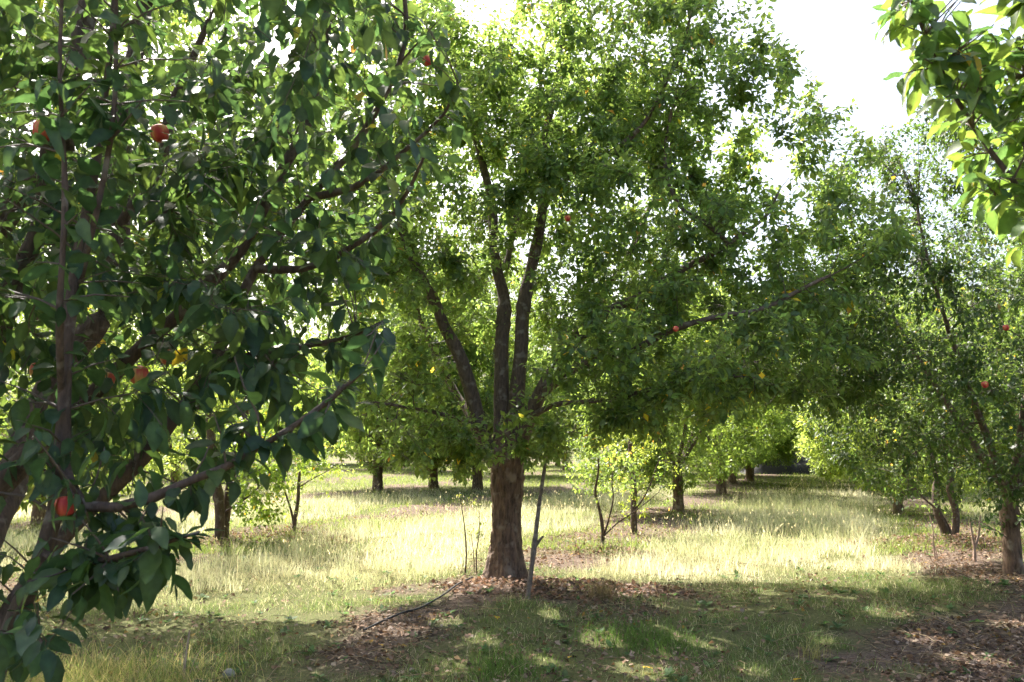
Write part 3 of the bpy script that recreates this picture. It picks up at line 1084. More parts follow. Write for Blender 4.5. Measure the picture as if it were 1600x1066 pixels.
# the row on the right of the grass lane
g = ground_at(1588, 908)
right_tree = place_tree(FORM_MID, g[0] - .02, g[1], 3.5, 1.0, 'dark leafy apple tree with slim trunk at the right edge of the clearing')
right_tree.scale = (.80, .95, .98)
g = ground_at(1428, 802)
place_tree(FORM_C, g[0] - .35, g[1], .4, .92, 'sunlit pale green bushy tree on the right of the grass lane')
g = ground_at(1360, 778)
place_tree(FORM_C, g[0] + 1.6, g[1] + 1.5, 2.0, .85, 'apple tree next behind the sunlit bushy tree, beside the grass lane')
# the middle row, going away behind the big tree
g = ground_at(1060, 803)
place_tree(FORM_A, g[0], g[1], .9, .84, 'apple tree with short thick trunk behind the two thin saplings')
g = ground_at(1127, 774)
place_tree(FORM_B, g[0], g[1], 4.1, .95, 'apple tree with dark trunk, second of the row beside the grass lane')
g = ground_at(1148, 762)
place_tree(FORM_A, g[0] + .3, g[1] + 1.5, 5.1, 1.0, 'apple tree with dark trunk, third of the row beside the grass lane')
# the row on the left
x, y = -5.3, 7.1
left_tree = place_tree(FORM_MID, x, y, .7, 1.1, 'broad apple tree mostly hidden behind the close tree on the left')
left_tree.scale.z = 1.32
for ch in left_tree.children:                                     # plain leaf material, without the shade put into the right tree's
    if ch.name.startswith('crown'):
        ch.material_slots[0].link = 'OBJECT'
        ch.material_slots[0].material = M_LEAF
g = ground_at(590, 768)
place_tree(FORM_B, g[0], g[1], 1.4, 1.1, 'apple tree with forked dark trunk far beyond the dry grass')
g = ground_at(678, 764)
place_tree(FORM_A, g[0], g[1], 2.9, 1.15, 'apple tree with straight single trunk far beyond the dry grass')
g = ground_at(745, 767)
place_tree(FORM_B, g[0], g[1], 5.2, 1.15, 'apple tree with leaning trunk peeping out behind the big trunk')
LBL = 'leafy apple tree far back in the orchard rows'
forms = [FORM_A, FORM_B, FORM_C]
r_ = np.random.default_rng(5)
k = 0
FAR_LABELS = {0: 'apple tree with dark trunk, fourth of the row beside the grass lane', 1: 'apple tree in shade, fifth and last clear one of the row beside the lane',
              3: 'far apple tree rising just behind the sunlit bushy tree', 8: 'apple tree of the next row glimpsed low through the close tree at left',
              9: 'distant apple tree seen just right of the big trunk', 10: 'distant apple tree seen between the leaning pole and the thin sapling',
              11: 'far apple tree seen just left of the twin trunked small tree', 14: 'distant apple tree seen above the twin trunked small tree, behind another',
              15: 'distant apple tree seen behind the forked dark trunk beyond the dry grass'}
NOT_SEEN = {13, 22, 23, 26, 27, 29, 33, 34, 35}
for t, ss in ((0, (25.5, 31, 37)), (5.3, (20, 26, 32, 38)), (-5.4, (33,)), (-10.8, (3, 27, 36)), (-16.2, (12, 30, 38)), (-21.6, (20, 33)),
              (-27, (24, 33, 41)), (10.6, (8, 15, 24, 36)), (16, (16, 24, 33)), (-32, (33, 42)), (2.6, (43,)), (7.9, (48,)), (4.6, (48,)), (2.6, (50,)), (-2.7, (42,)), (13, (42,)), (-8, (43,)), (-13.5, (44,)), (-19, (45,)), (-24, (47,)), (19, (42,))):
    for s in ss:
        x, y = row_xy(t + r_.uniform(-.3, .3), s + r_.uniform(-.5, .5))
        px = 800 + FPX * x / y
        if y < 4 or px < -260 or px > 1900:
            continue
        sc = r_.uniform(.95, 1.15) * (1.35 if s > 40 else 1.0)
        rz = r_.uniform(0, 6.28)
        if k not in NOT_SEEN:
            place_tree(forms[k % 3], x, y, rz, sc, FAR_LABELS.get(k, LBL), 'far trees of the orchard rows')
        k += 1
print('far trees', k)


# ------------------------------------------------------------------ saplings, suckers and poles
def sapling(name, base, stems, label, shoots=0, leaf=.06, mat=None, radius=.3, tint=(0.050, 0.092, 0.032), cat='sapling', spread=.35, yellow=.03, box=None, droop=.2, nleaf=8, temps=MID, gap=0):
    x, y = base[0], base[1]
    z = gz(x, y)
    r = np.random.default_rng(int(abs(x * 1000 + y * 77)) + 5)
    root = empty(name, (x, y, z), label, cat)
    sk = Skeleton(r)
    for pts, r0, r1 in stems:
        pts = [np.array(q, float) for q in pts]
        sk.limb(pts, r0, r1)
    lv = None
    if shoots:
        ends = [P[len(P) // 2:] for P, R in sk.limbs]
        C = np.vstack(ends)
        c = C[r.integers(0, len(C), shoots)]
        T = c + r.normal(0, 1, (shoots, 3)) * spread * np.array((1, 1, .8)) + np.array((0, 0, .1))
        if box is not None:
            T = np.vstack([T[:shoots // 3], sample_blobs(box, shoots, r, .4)])
        T = T[T[:, 2] > .12]
        if gap:
            T = gaps(T, 1.0, gap, 4.0, r)
        sk.reach(T[::3 if shoots < 400 else 9], sk.twigs, up=.3, rmax=.008, rk=.008, seg=.08)
        sk.reach(T, sk.shoots, up=.4, rmax=.004, rk=.006, seg=.07, reg=False)
        lv = Leaves()
        for P, R in sk.shoots:
            lv.shoot(P, nleaf, leaf, droop=droop, start=.2, r=r)
    build_tree(root, sk, None, limb_mat=mat or M_BARK_RED, leaves=lv, temps=temps, r=r, tint_base=tint, yellow=yellow, limb_sides=7, twig_sides=4, limb_name='stem')
    return root


def gp(px, py, dz=-.05):
    g = ground_at(px, py)
    return np.array((g[0], g[1], gz(g[0], g[1]) + dz))


def st(px, py, dx, *pts):
    """a stem from the ground at a pixel through pixels at about the same distance"""
    b = gp(px, py)
    return [b] + [at(p[0], p[1], b[1] + (p[2] if len(p) > 2 else 0)) for p in pts]


b = gp(941, 862)
sapling('apple_sapling', b, [(st(941, 862, 0, (942, 835), (937, 800), (930, 770), (934, 735), (930, 700)), .028, .012),
                             ([at(942, 842, b[1]), at(950, 815, b[1]), at(958, 780, b[1]), at(956, 745, b[1]), at(965, 700, b[1])], .014, .006),
                             ([at(943, 838, b[1]), at(962, 820, b[1] - .1), at(985, 805, b[1] - .2), at(1005, 790, b[1] - .2), at(1030, 770, b[1] - .2)], .012, .005)],
        'thin sapling with reddish forked stem on the litter to the right of the big trunk', 120, .075, box=[(at(935, 735, b[1]), (.55, .45, .38)), (at(1000, 735, b[1]), (.45, .3, .30))])
b = gp(991, 838)
sapling('apple_sapling', b, [(st(991, 838, 0, (991, 800), (990, 760), (986, 700), (990, 640)), .062, .03), ([at(991, 800, b[1]), at(1010, 770, b[1]), at(1030, 720, b[1])], .02, .008)],
        'leafy sapling with suckers round its foot, behind the thin forked sapling', 300, .065, tint=(0.085, 0.125, 0.03),
        box=[(at(990, 780, b[1]), (.28, .28, .55)), (at(985, 690, b[1]), (.6, .5, .45))])
b = gp(343, 852)
sapling('apple_tree', b, [(st(343, 852, 0, (343, 800), (338, 750), (330, 690), (320, 600), (290, 450), (260, 330)), .085, .03), (st(350, 850, 0, (354, 800), (362, 740), (380, 660), (400, 560), (440, 450), (450, 320)), .07, .03),
                          ([at(352, 800, b[1]), at(395, 770, b[1] - .3), at(420, 740, b[1] - .4)], .02, .008)],
        'small apple tree with twin trunks on mulch left of the dry grass', 1500, .10, cat='tree', tint=(0.065, 0.115, 0.026), temps=MID6, gap=.42,
        box=[(at(340, 600, b[1]), (1.8, 1.5, 1.0)), (at(440, 690, b[1]), (.9, .9, .55), 4), (at(410, 775, b[1] - .3), (.5, .5, .5), 6), (at(330, 400, b[1] + .3), (1.9, 1.6, 1.4))])
b = gp(459, 838)
sapling('apple_sapling', b, [(st(459, 838, 0, (460, 818), (466, 780), (467, 755), (472, 720), (490, 680)), .04, .012), ([at(460, 822, b[1]), at(454, 795, b[1]), at(446, 770, b[1]), at(438, 735, b[1])], .024, .009),
                             ([at(467, 762, b[1]), at(485, 750, b[1] - .1), at(500, 742, b[1] - .1), at(520, 730, b[1] - .1)], .012, .005)],
        'small sapling with dark forked stem at the edge of the dry grass', 260, .07, tint=(0.09, 0.14, 0.035), box=[(at(470, 730, b[1]), (.75, .6, .28)), (at(470, 690, b[1]), (.8, .6, .35))])
b = gp(1523, 884)
sapling('bare_sapling', b, [(st(1523, 884, 0, (1523, 862), (1522, 850), (1518, 830), (1516, 810)), .026, .010), ([at(1523, 856, b[1]), at(1528, 842, b[1]), at(1531, 822, b[1]), at(1532, 805, b[1])], .016, .008)],
        'bare forked reddish sapling stump on litter beside the right edge trunk', 0, mat=M_PALE)
b = gp(1463, 880)
sapling('bare_sapling', b, [(st(1463, 880, 0, (1458, 850), (1457, 825), (1452, 805)), .012, .006), (st(1466, 880, 0, (1461, 855), (1452, 850), (1447, 840)), .007, .004), (st(1462, 882, 0, (1450, 865), (1446, 850)), .006, .003)],
        'pale dead bare stems sticking up from the lit grass beside the mulch', 0, mat=M_PALE)
b = gp(1482, 848)
sapling('apple_tree', b, [(st(1478, 846, 0, (1475, 825), (1466, 805), (1462, 780), (1466, 740), (1490, 640), (1510, 500)), .07, .025), (st(1490, 848, 0, (1494, 820), (1492, 795), (1485, 760), (1500, 700), (1550, 600), (1570, 480)), .06, .025),
                          (st(1490, 846, 0, (1478, 815), (1462, 795), (1440, 775), (1410, 740)), .022, .01)],
        'apple tree with several crossing stems on brown mulch behind the right edge trunk', 1400, .09, cat='tree', temps=MID6, gap=.36, tint=(0.038, 0.072, 0.030),
        box=[(at(1470, 700, b[1]), (1.0, .9, .6)), (at(1450, 640, b[1]), (1.1, .9, .8)), (at(1430, 720, b[1] - .4), (.5, .5, .4)), (at(1530, 600, b[1] + .4), (1.3, 1.3, 1.1)), (at(1540, 450, b[1] + .6), (1.4, 1.4, 1.2))])
# suckers left of the big trunk
b = gp(727, 905)
sapling('root_sucker', b, [(st(726, 908, 0, (728, 870), (725, 820), (721, 780)), .011, .004)], 'tall thin bare sucker shoot left of the big trunk', 7, .03, spread=.05, cat='sucker', tint=(0.06, 0.07, 0.03))
b = gp(747, 905)
sapling('root_sucker', b, [(st(745, 905, 0, (744, 860), (748, 830), (749, 800)), .009, .003), (st(741, 905, 0, (740, 870), (735, 835)), .007, .003)], 'leafy pair of sucker shoots close against the big trunk', 16, .042, spread=.09, cat='sucker', tint=(0.055, 0.08, 0.025))
b = gp(937, 880)
sapling('root_sucker', b, [(st(900, 878, 0, (900, 858), (898, 845)), .005, .003), (st(905, 880, 0, (906, 860)), .004, .002)], 'short thin bare shoots between the big tree and thin sapling', 4, .025, spread=.05, cat='sucker')
# the leaning pole
b = gp(823, 948)
root = empty('leaning_pole', (b[0], b[1], b[2] + .05), 'slender bark covered pole leaning up against the big tree', 'pole')
sk = Skeleton(np.random.default_rng(2))
P = sk.limb(st(823, 950, 0, (829, 900, .1), (836, 845, .2), (842, 800, .3), (850, 735, .45), (858, 690, .6)), .026, .016)
sk.limb([at(838, 852, b[1] + .2), at(845, 842, b[1] + .18), at(849, 838, b[1] + .16)], .014, .008)
sk.limb([at(830, 898, b[1] + .1), at(825, 890, b[1] + .08)], .010, .006, n=4)
build_tree(root, sk, None, limb_mat=bark_material('pole_bark', (0.09, 0.065, 0.05), (0.25, 0.19, 0.15), (0.32, 0.27, 0.22), 2.0, .8), limb_sides=12, limb_name='stem', rough=(14, .16))
# dry stalk close by, lower left
b = gp(288, 1062)
sapling('dry_weed', b, [(st(288, 1062, 0, (290, 1030), (294, 1005), (297, 985)), .006, .005), (st(290, 1060, 0, (305, 1030), (318, 1012)), .003, .002), (st(286, 1060, 0, (288, 1020), (286, 1005)), .003, .002)],
        'dry reddish weed stalk standing in the straw at the lower left', 0, mat=M_PALE, cat='weed')


# ------------------------------------------------------------------ apples
def apple_mesh(mat):
    prof = [(0, -.036), (.010, -.039), (.022, -.038), (.033, -.027), (.039, -.008), (.040, .010), (.034, .027), (.022, .035), (.011, .034), (.004, .028), (0, .025)]
    n = 20
    V, F = [], []
    for rr, z in prof:
        for j in range(n):
            a = j * 6.2832 / n
            k = 1 + .03 * math.cos(5 * a) * (1 if z < 0 else .3) + .02 * math.cos(a)
            V.append((rr * k * math.cos(a), rr * k * math.sin(a), z))
    for i in range(len(prof) - 1):
        for j in range(n):
            F.append((i * n + j, i * n + (j + 1) % n, (i + 1) * n + (j + 1) % n, (i + 1) * n + j))
    F = np.array(F)
    return make_mesh('apple', np.array(V), F, np.arange(len(F)) * 4, [mat], True)


APPLE = apple_mesh(M_APPLE)
APPLE_ORANGE = apple_mesh(M_APPLE_ORANGE)
mb = MB()
mb.add(*tube_geo([(0, 0, .024), (.002, 0, .04), (.006, .001, .056)], [.0016, .0014, .002], 6))
STALK = mb.mesh('stalk', [M_TWIG])
mbt = {}
for px, py, Y, size, sk, lab in (
        (70, 203, 2.35, .78, 'N', 'large red apple hanging before a thick limb, highest at the left edge'),
        (250, 208, 2.9, .8, 'N', 'dark red apple hanging high in the close tree beside a black limb'),
        (217, 586, 2.85, .8, 'N', 'orange yellow apple half hidden by leaves in the close tree'),
        (262, 558, 3.0, .7, 'N', 'orange apple behind leaves just above the yellow one'),
        (165, 594, 2.9, .75, 'N', 'orange apple peeping out from behind a large dark leaf'),
        (58, 578, 2.95, .65, 'N', 'pale orange apple deep in shade at the left edge'),
        (103, 790, 2.16, .66, 'N', 'crimson apple hanging low beside the upright stem'),
        (669, 95, 2.95, .5, 'N', 'small pink apple near the top among the outer leaves'),
        (887, 341, 8.0, .8, 'M', 'tiny red apple in the big tree just right of its pale limb'),
        (1056, 514, 7.0, .6, 'M', 'tiny pink apple low in the dark side of the big tree'),
        (1524, 127, 2.12, .42, 'R', 'small dark red apple on the branch in the upper right corner'),
        (1539, 601, 7.6, .75, None, 'pale pink apple in the dark tree at the right edge'),
        (1572, 512, 7.7, .7, None, 'pinkish apple higher up in the dark tree at the right edge')):
    q = at(px, py, Y)
    o = link('apple', APPLE_ORANGE if 'orange' in lab else APPLE)
    o.location = q
    o.rotation_euler = (random.uniform(-.3, .3), random.uniform(-.3, .3), random.uniform(0, 6))
    o.scale = (size * 1.0,) * 3
    tag(o, lab, 'apple', 'apples on the trees')
    link('stalk', STALK, o)


# ------------------------------------------------------------------ grass, litter and small ground things
def blades(name, x, y, h, w, tint, lean, segs, label, cat, r, mat=None, zoff=0.0):
    n = len(x)
    z = ground_z(x, y) - .008 + zoff
    base = np.stack([x, y, z], 1)
    a = r.uniform(0, 6.283, n)
    side = np.stack([np.cos(a), np.sin(a), np.zeros(n)], 1)
    b = r.uniform(0, 6.283, n)
    ld = np.stack([np.cos(b), np.sin(b), np.zeros(n)], 1) * (lean * r.uniform(.15, 1.6, n))[:, None]
    ts = np.linspace(0, 1, segs + 1)
    rows = []
    for i, t in enumerate(ts):
        c = base + np.array((0, 0, 1.0)) * (h * (t - .22 * t * t * np.linalg.norm(ld, axis=1)))[:, None] + ld * (h * t ** 1.8)[:, None]
        ww = (w * (1 - t) ** .7)[:, None]
        if i < segs:
            rows += [c - side * ww, c + side * ww]
        else:
            rows.append(c)
    V = np.stack(rows, 1)
    k = V.shape[1]
    T = []
    for i in range(segs - 1):
        q = 2 * i
        T += [(q, q + 1, q + 3), (q, q + 3, q + 2)]
    q = 2 * (segs - 1)
    T.append((q, q + 1, q + 2))
    T = np.array(T)
    F = (T[None] + (np.arange(n) * k)[:, None, None]).reshape(-1, 3)
    me = make_mesh(name, V.reshape(-1, 3), F, np.arange(len(F)) * 3, [mat or M_GRASS], True, np.repeat(tint, k, 0))
    o = link(name, me, kind='stuff')
    return tag(o, label, cat)


def scatter(n, y0, y1, r, power=1.0, pad=80):
    """points on the ground inside the view wedge, denser near the camera"""
    y = y0 + (y1 - y0) * r.random(n) ** power
    px = r.uniform(-pad, 1600 + pad, n)
    x = (px - 800) / FPX * y
    return x, y


def dryness(x, y):
    t, s = row_ts(x, y)
    tt = np.abs((t + 2.7) % 5.4 - 2.7)
    n1 = fbm(np.stack([x * .5 + 1, y * .5 + 8, np.zeros_like(x)], -1), 3)
    d = np.clip((y - 9.6 + 1.3 * (t < 0) + (n1 - .5) * 4) / 1.8, 0, 1) * np.clip((30 - y + (n1 - .5) * 6) / 5, 0, 1)
    return d * np.clip((tt - .7 + (n1 - .5) * 1.2) / .6, 0, 1)


def ground_cover():
    r = np.random.default_rng(91)
    # short green grass near the camera
    x, y = scatter(290000, 4.2, 13.5, r, 1.15)
    g = green_amount(x, y)
    pn = fbm(np.stack([x * 1.7, y * 1.7, np.zeros_like(x) + 20], -1), 3)
    keep = r.random(len(x)) < np.clip(g * (.25 + 1.5 * np.clip((pn - .36) * 3, 0, 1)), .03, 1) * .62
    x, y, g, pn = x[keep], y[keep], g[keep], pn[keep]
    n = len(x)
    dr = np.clip(dryness(x, y) * .8 + (r.random(n) < .16) * .8, 0, 1)
    green = np.array((0.105, 0.170, 0.060)) * r.uniform(.6, 1.35, (n, 1)) + np.array((.05, .02, 0)) * r.random((n, 1))
    straw = np.array((0.55, 0.50, 0.35)) * r.uniform(.7, 1.2, (n, 1))
    T = green * (1 - dr[:, None]) + straw * dr[:, None]
    h = (.035 + .075 * r.random(n) ** 1.6) * (.6 + .9 * np.clip((pn - .3) * 2, 0, 1))
    blades('short_grass', x, y, h, r.uniform(.0016, .0032, n), T, .9, 2, 'short green grass growing in patches over the shaded near ground', 'grass', r)
    print('short', n)
    # tall dry grass in the lanes
    x, y = scatter(330000, 9.0, 34, r, 1.25)
    d = dryness(x, y)
    hole = fbm(np.stack([x * 1.3 + 71, y * 1.3, np.zeros_like(x)], -1), 3)
    keep = r.random(len(x)) < d * np.clip((hole - .30) * 4, .12, 1) * .9
    x, y, d = x[keep], y[keep], d[keep]
    n = len(x)
    n1 = fbm(np.stack([x * .8 + 31, y * .8, np.zeros_like(x)], -1), 3)
    mixg = np.clip((n1 - .38) * 4 + r.normal(0, .25, n), 0, 1)[:, None] * .75
    straw = np.array((0.59, 0.56, 0.45)) * r.uniform(.7, 1.2, (n, 1))
    green = np.array((0.28, 0.315, 0.15)) * r.uniform(.7, 1.25, (n, 1))
    T = straw * (1 - mixg) + green * mixg
    n2 = fbm(np.stack([x * 3.1 + 11, y * 3.1, np.zeros_like(x)], -1), 2)
    h = np.clip(1.35 - y / 45, .6, 1) * r.uniform(.06, .36, n) * (.5 + .9 * n1) * (.35 + .65 * d) * np.clip(.25 + (n2 - .3) * 2.6, .35, 1.5)
    blades('dry_grass', x, y, h, .0016 + .00012 * y * r.uniform(.6, 1.4, n), T, .55, 2, 'tall pale dry grass standing sunlit between the tree rows', 'grass', r)
    print('tall', n)
    # green grass further off
    x, y = scatter(130000, 12, 60, r, 1.6)
    d = dryness(x, y)
    g = green_amount(x, y)
    keep = (r.random(len(x)) < (1 - .8 * d) * np.clip(g + .25, 0, 1))
    x, y = x[keep], y[keep]
    n = len(x)
    T = np.array((0.15, 0.22, 0.05)) * r.uniform(.6, 1.3, (n, 1)) + np.array((.10, .07, .02)) * r.random((n, 1)) ** 2
    blades('far_grass', x, y, r.uniform(.06, .20, n), .002 + .00022 * y, T, .7, 1, 'green grass on the far orchard floor under the trees', 'grass', r)
    print('far', n)
    # long straw and lit blades at the lower left corner
    n = 5200
    c = ground_at(150, 1075)
    x = c[0] - .1 + r.normal(0, .45, n)
    y = np.maximum(c[1] + r.normal(-.15, .45, n), 4.3)
    T = np.where(r.random((n, 1)) < .55, np.array((0.50, 0.42, 0.20)), np.array((0.20, 0.27, 0.07))) * r.uniform(.7, 1.2, (n, 1))
    blades('straw_tuft', x, y, r.uniform(.06, .26, n), r.uniform(.0014, .003, n), T, .8, 4, 'long yellow straw and grass blades at the lower left corner', 'grass', r)
    # fallen leaves and bits
    x, y = scatter(95000, 4.2, 20, r, 1.5)
    g = green_amount(x, y)
    pn = fbm(np.stack([x * 1.1 + 40, y * 1.1, np.zeros_like(x)], -1), 3)
    keep = r.random(len(x)) < np.clip((1.05 - g) * .95, .25, 1) * np.clip((pn - .25) * 2.6, .15, 1) * (1 - .85 * dryness(x, y))
    x, y = x[keep], y[keep]
    n = len(x)
    p = np.stack([x, y, ground_z(x, y) + r.uniform(.006, .035, n)], 1)
    d = unit(r.normal(0, 1, (n, 3)) * np.array((1, 1, .28)))
    up = np.array((0, 0, 1.0)) + r.normal(0, .45, (n, 3))
    nn = unit(up - (up * d).sum(1, keepdims=True) * d)
    pal = np.array([(0.18, 0.115, 0.075), (0.25, 0.17, 0.12), (0.11, 0.075, 0.055), (0.34, 0.26, 0.19), (0.08, 0.06, 0.045), (0.28, 0.22, 0.18), (0.32, 0.21, 0.06)])
    T = pal[r.choice(7, n, p=[.24, .22, .18, .13, .12, .08, .03])] * r.uniform(.75, 1.2, (n, 1))
    s = r.uniform(.022, .060, n)
    me = leaves_mesh('leaf_litter', p, d, nn, s, MID6, M_LITTER, T, r=r, wid=(.8, 1.4))
    tag(link('leaf_litter', me, kind='stuff'), 'brown fallen leaves and litter spread under the apple trees', 'litter')
    # thin dead twigs and straw lying about
    x, y = scatter(9000, 4.2, 15, r, 1.4)
    g = green_amount(x, y)
    keep = r.random(len(x)) < np.clip(1.15 - g, .15, 1)
    x, y = x[keep], y[keep]
    mb = MB()
    for i in range(len(x)):
        a, L = r.uniform(0, 6.28), r.uniform(.06, .34)
        z = gz(x[i], y[i]) + .008 + r.uniform(0, .02)
        q = np.array((math.cos(a), math.sin(a), r.normal(0, .12)))
        P = np.array([(x[i], y[i], z) + q * (t * L) + np.array((0, 0, .02 * math.sin(t * 3))) for t in (0, .5, 1)])
        c = np.array([(0.30, 0.22, 0.15), (0.14, 0.10, 0.075), (0.42, 0.33, 0.20)][r.integers(0, 3)]) * r.uniform(.7, 1.2)
        mb.add(*tube_geo(P, [.0028, .0024, .0015], 3), c)
    tag(link('twig_litter', mb.mesh('twig_litter', [M_LITTER]), kind='stuff'), 'dead straw and thin twigs lying on the orchard floor', 'litter')


ground_cover()


def weeds_and_seed_heads():
    r = np.random.default_rng(55)
    x, y = scatter(900, 4.3, 13, r, 1.3)
    x, y = x[:450], y[:450]
    p, d, n, s = [], [], [], []
    for i in range(len(x)):
        k = r.integers(5, 9)
        a = np.arange(k) * 2.4 + r.uniform(0, 6)
        el = r.uniform(.15, .9, k)
        dd = np.stack([np.cos(a) * np.cos(el), np.sin(a) * np.cos(el), np.sin(el)], 1)
        up = np.array((0, 0, 1.0)) + r.normal(0, .15, (k, 3))
        p.append(np.tile((x[i], y[i], gz(x[i], y[i]) + .01), (k, 1)))
        d.append(dd)
        n.append(unit(up - (up * dd).sum(1, keepdims=True) * dd))
        s.append(r.uniform(.03, .085) * r.uniform(.6, 1.2, k))
    p, d, n, s = map(np.concatenate, (p, d, n, s))
    T = np.array((0.085, 0.145, 0.055)) * r.uniform(.6, 1.4, (len(p), 1))
    tag(link('low_weeds', leaves_mesh('low_weeds', p, d, n, s, MID, M_GRASS, T, r=r), kind='stuff'), 'low broad leaved weeds dotted through the near grass', 'weeds')
    x, y = scatter(9000, 9.5, 26, r, 1.3)
    dr = dryness(x, y)
    k = r.random(len(x)) < dr * .6
    x, y = x[k], y[k]
    m = len(x)
    h = r.uniform(.25, .55, m)
    b = np.stack([x, y, ground_z(x, y)], 1)
    ax = unit(np.stack([r.normal(0, .22, m), r.normal(0, .22, m), np.ones(m)], 1))
    tip = b + ax * h[:, None]
    sd = unit(np.cross(ax, np.stack([r.normal(0, 1, m), r.normal(0, 1, m), np.zeros(m)], 1)))
    w = (.0012 + .00007 * y)[:, None]
    V = np.stack([b - sd * w, b + sd * w, tip], 1).reshape(-1, 3)
    T = np.array((0.50, 0.44, 0.30)) * r.uniform(.7, 1.15, (m, 1))
    mb = MB()
    mb.add(V, np.arange(m * 3).reshape(-1, 3), np.repeat(T, 3, 0))
    nd = unit(ax + r.normal(0, .35, (m, 3)))
    up = r.normal(0, 1, (m, 3))
    nn = unit(up - (up * nd).sum(1, keepdims=True) * nd)
    tv, tf = LOW[0]
    S = (r.uniform(.03, .065, m))[:, None, None]
    W = tip[:, None] + S * (tv[None, :, 0, None] * np.cross(nd, nn)[:, None] * .5 + (tv[None, :, 1, None] - .4) * nd[:, None] + tv[None, :, 2, None] * nn[:, None])
    F = tf[None] + (np.arange(m) * 4)[:, None, None]
    mb.add(W.reshape(-1, 3), F.reshape(-1, 3), np.repeat(T * .95, 4, 0))
    tag(link('grass_seed_heads', mb.mesh('grass_seed_heads', [M_GRASS]), kind='stuff'), 'pale seed heads standing above the dry grass', 'grass')


weeds_and_seed_heads()


def litter_mound(name, px, py, rx, ry, n, label, pal, r):
    c = ground_at(px, py)
    a = r.uniform(0, 6.283, n)
    q = np.sqrt(r.random(n))
    x, y = c[0] + rx * q * np.cos(a), c[1] + ry * q * np.sin(a)
    p = np.stack([x, y, ground_z(x, y) + .01 + .10 * (1 - q) * r.random(n)], 1)
    d = unit(r.normal(0, 1, (n, 3)) * np.array((1, 1, .4)))
    up = np.array((0, 0, 1.0)) + r.normal(0, .5, (n, 3))
    nn = unit(up - (up * d).sum(1, keepdims=True) * d)
    T = np.array(pal)[r.integers(0, len(pal), n)] * r.uniform(.7, 1.2, (n, 1))
    me = leaves_mesh(name, p, d, nn, r.uniform(.035, .075, n), MID6, M_LITTER, T, r=r)
    tag(link(name, me, kind='stuff'), label, 'litter')


r_ = np.random.default_rng(17)
BROWN = [(0.26, 0.155, 0.105), (0.18, 0.12, 0.09), (0.34, 0.25, 0.20), (0.11, 0.08, 0.065)]
litter_mound('mulch_heap', 400, 850, 1.7, .8, 1700, 'brown and green prunings heaped round the twin trunked small tree', BROWN + [(0.09, 0.11, 0.04)], r_)
litter_mound('mulch_heap', 1480, 852, 1.8, .9, 2200, 'reddish brown mulch of leaves below the crossing stems', BROWN, r_)
litter_mound('mulch_heap', 965, 868, .7, .35, 500, 'small patch of brown leaves at the thin sapling', BROWN, r_)
litter_mound('mulch_heap', 880, 928, 1.4, .7, 2000, 'dark brown leaves gathered round the foot of the big trunk', BROWN, r_)

# single yellow fallen leaves
for px, py, s, a, lab in ((777, 983, .085, .2, 'bright yellow fallen leaf below the leaning pole'), (1020, 1053, .07, 1.2, 'yellow fallen leaf on grass at the bottom, centre right'),
                          (1250, 1063, .07, 2.2, 'yellow fallen leaf cut by the bottom edge'), (890, 1036, .05, 3.0, 'small yellow fallen leaf on brown litter at the bottom'),
                          (598, 1027, .06, .7, 'pale yellow fallen leaf on the litter lower left of the hose')):
    g = ground_at(px, py)
    o = link('fallen_leaf', LEAF_MESH[3][4])
    o.location = (g[0], g[1], gz(g[0], g[1]) + .035)
    o.rotation_euler = (.25, .2, a)
    o.scale = (s * 1.2, s, s)
    tag(o, lab, 'leaf', 'yellow fallen leaves')

# drip hose on the ground
pts = [(738, 917), (715, 932), (690, 950), (655, 972), (632, 978), (600, 988), (568, 1003)]
P = []
for px, py in pts:
    g = ground_at(px, py)
    P.append((g[0], g[1], gz(g[0], g[1]) + .045))
mb = MB()
Q = smooth_path(P, 60)
mb.add(*tube_geo(Q, np.full(60, .009), 10))
o = link('irrigation_hose', mb.mesh('irrigation_hose', [M_HOSE], Q[0]))
o.location = Q[0]
tag(o, 'black irrigation hose lying across the litter left of the big trunk', 'hose')


# weedy tufts in the shade
def tuft(px, py, n, h, spread, tint, label, cat='weed', name='weed_tuft', w=.004):
    r = np.random.default_rng(int(px))
    g = ground_at(px, py)
    x, y = g[0] + r.normal(0, spread, n), g[1] + r.normal(0, spread, n)
    T = np.array(tint) * r.uniform(.6, 1.3, (n, 1))
    o = blades(name, x, y, h * r.uniform(.4, 1, n), np.full(n, w), T, .6, 3, label, cat, r)
    return o


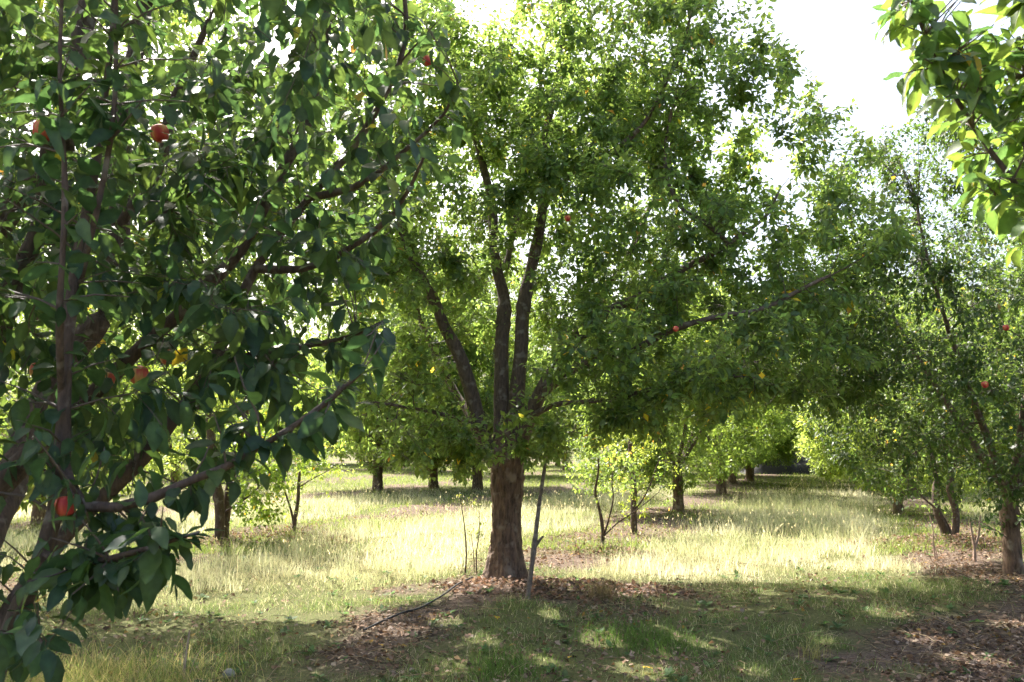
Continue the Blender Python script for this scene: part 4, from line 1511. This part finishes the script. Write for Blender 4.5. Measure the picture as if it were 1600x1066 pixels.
tuft(940, 945, 130, .34, .07, (0.16, 0.13, 0.075), 'dry dark weed tuft in the shade right of the leaning pole')
tuft(975, 1005, 260, .22, .22, (0.10, 0.17, 0.04), 'fresh green grass tuft in the shade at the bottom', w=.003)
tuft(1035, 1010, 320, .20, .20, (0.11, 0.19, 0.045), 'brighter green grass tuft beside the bare soil patch', w=.003)
tuft(785, 1055, 420, .17, .16, (0.11, 0.19, 0.045), 'round green grass tuft at the bottom edge below the trunk', w=.003)
tuft(1270, 1025, 50, .22, .05, (0.30, 0.28, 0.12), 'pale thin weed standing in the shaded grass')
for px, py, h in ((1262, 765, .9), (1285, 760, .8), (1235, 770, .7)):
    tuft(px, py, 8, h, .08, (0.45, 0.40, 0.2), {1262: 'tall pale grass stalks in the lane, middle of three clumps', 1285: 'tall pale grass stalks in the lane, nearest to the sunlit bushy tree', 1235: 'tall pale grass stalks in the lane, farthest from the sunlit bushy tree'}[px], 'grass', 'tall_grass_stalks', .006)

# pale round stone at the bottom edge
def stone():
    g = ground_at(357, 1066)
    V, F = tube_geo([(0, 0, z) for z in (-.03, -.02, .0, .02, .032, .036)], [.02, .036, .042, .032, .016, .001], 14, rough=(30, .12))
    mb = MB()
    mb.add(V, F)
    o = link('stone', mb.mesh('stone', [plain_material('pale_stone', (0.26, 0.24, 0.20), .8)]))
    o.location = (g[0], g[1], gz(g[0], g[1]) + .04)
    tag(o, 'pale rounded stone in the grass at the bottom edge', 'stone')


stone()

# dark covered heap at the end of the lane
def heap():
    c = ground_at(1245, 741)
    n1, n2 = 40, 22
    u, v = np.meshgrid(np.linspace(-1, 1, n1), np.linspace(-1, 1, n2), indexing='ij')
    x, y = c[0] + u * 2.6, c[1] + .8 + v * 1.1
    h = (1 - np.abs(u) ** 4) * (1 - np.abs(v) ** 3) * (.55 + 1.5 * (fbm(np.stack([u * 4 + 4, v * 2 + 4, u * 0], -1), 3) - .3))
    V = np.stack([x, y, ground_z(x, y) - .05 + h], -1).reshape(-1, 3)
    i, j = np.meshgrid(np.arange(n1 - 1), np.arange(n2 - 1), indexing='ij')
    a = (i * n2 + j).ravel()
    F = np.stack([a, a + n2, a + n2 + 1, a + 1], 1)
    me = make_mesh('covered_heap', V - np.array((c[0], c[1], 0)), F, np.arange(len(F)) * 4, [plain_material('black_sheet', (0.012, 0.011, 0.012), .75, .6, 3.0)], True)
    o = link('covered_heap', me)
    o.location = (c[0], c[1], 0)
    tag(o, 'low heap under black sheeting at the far end of the grass lane', 'heap')


heap()
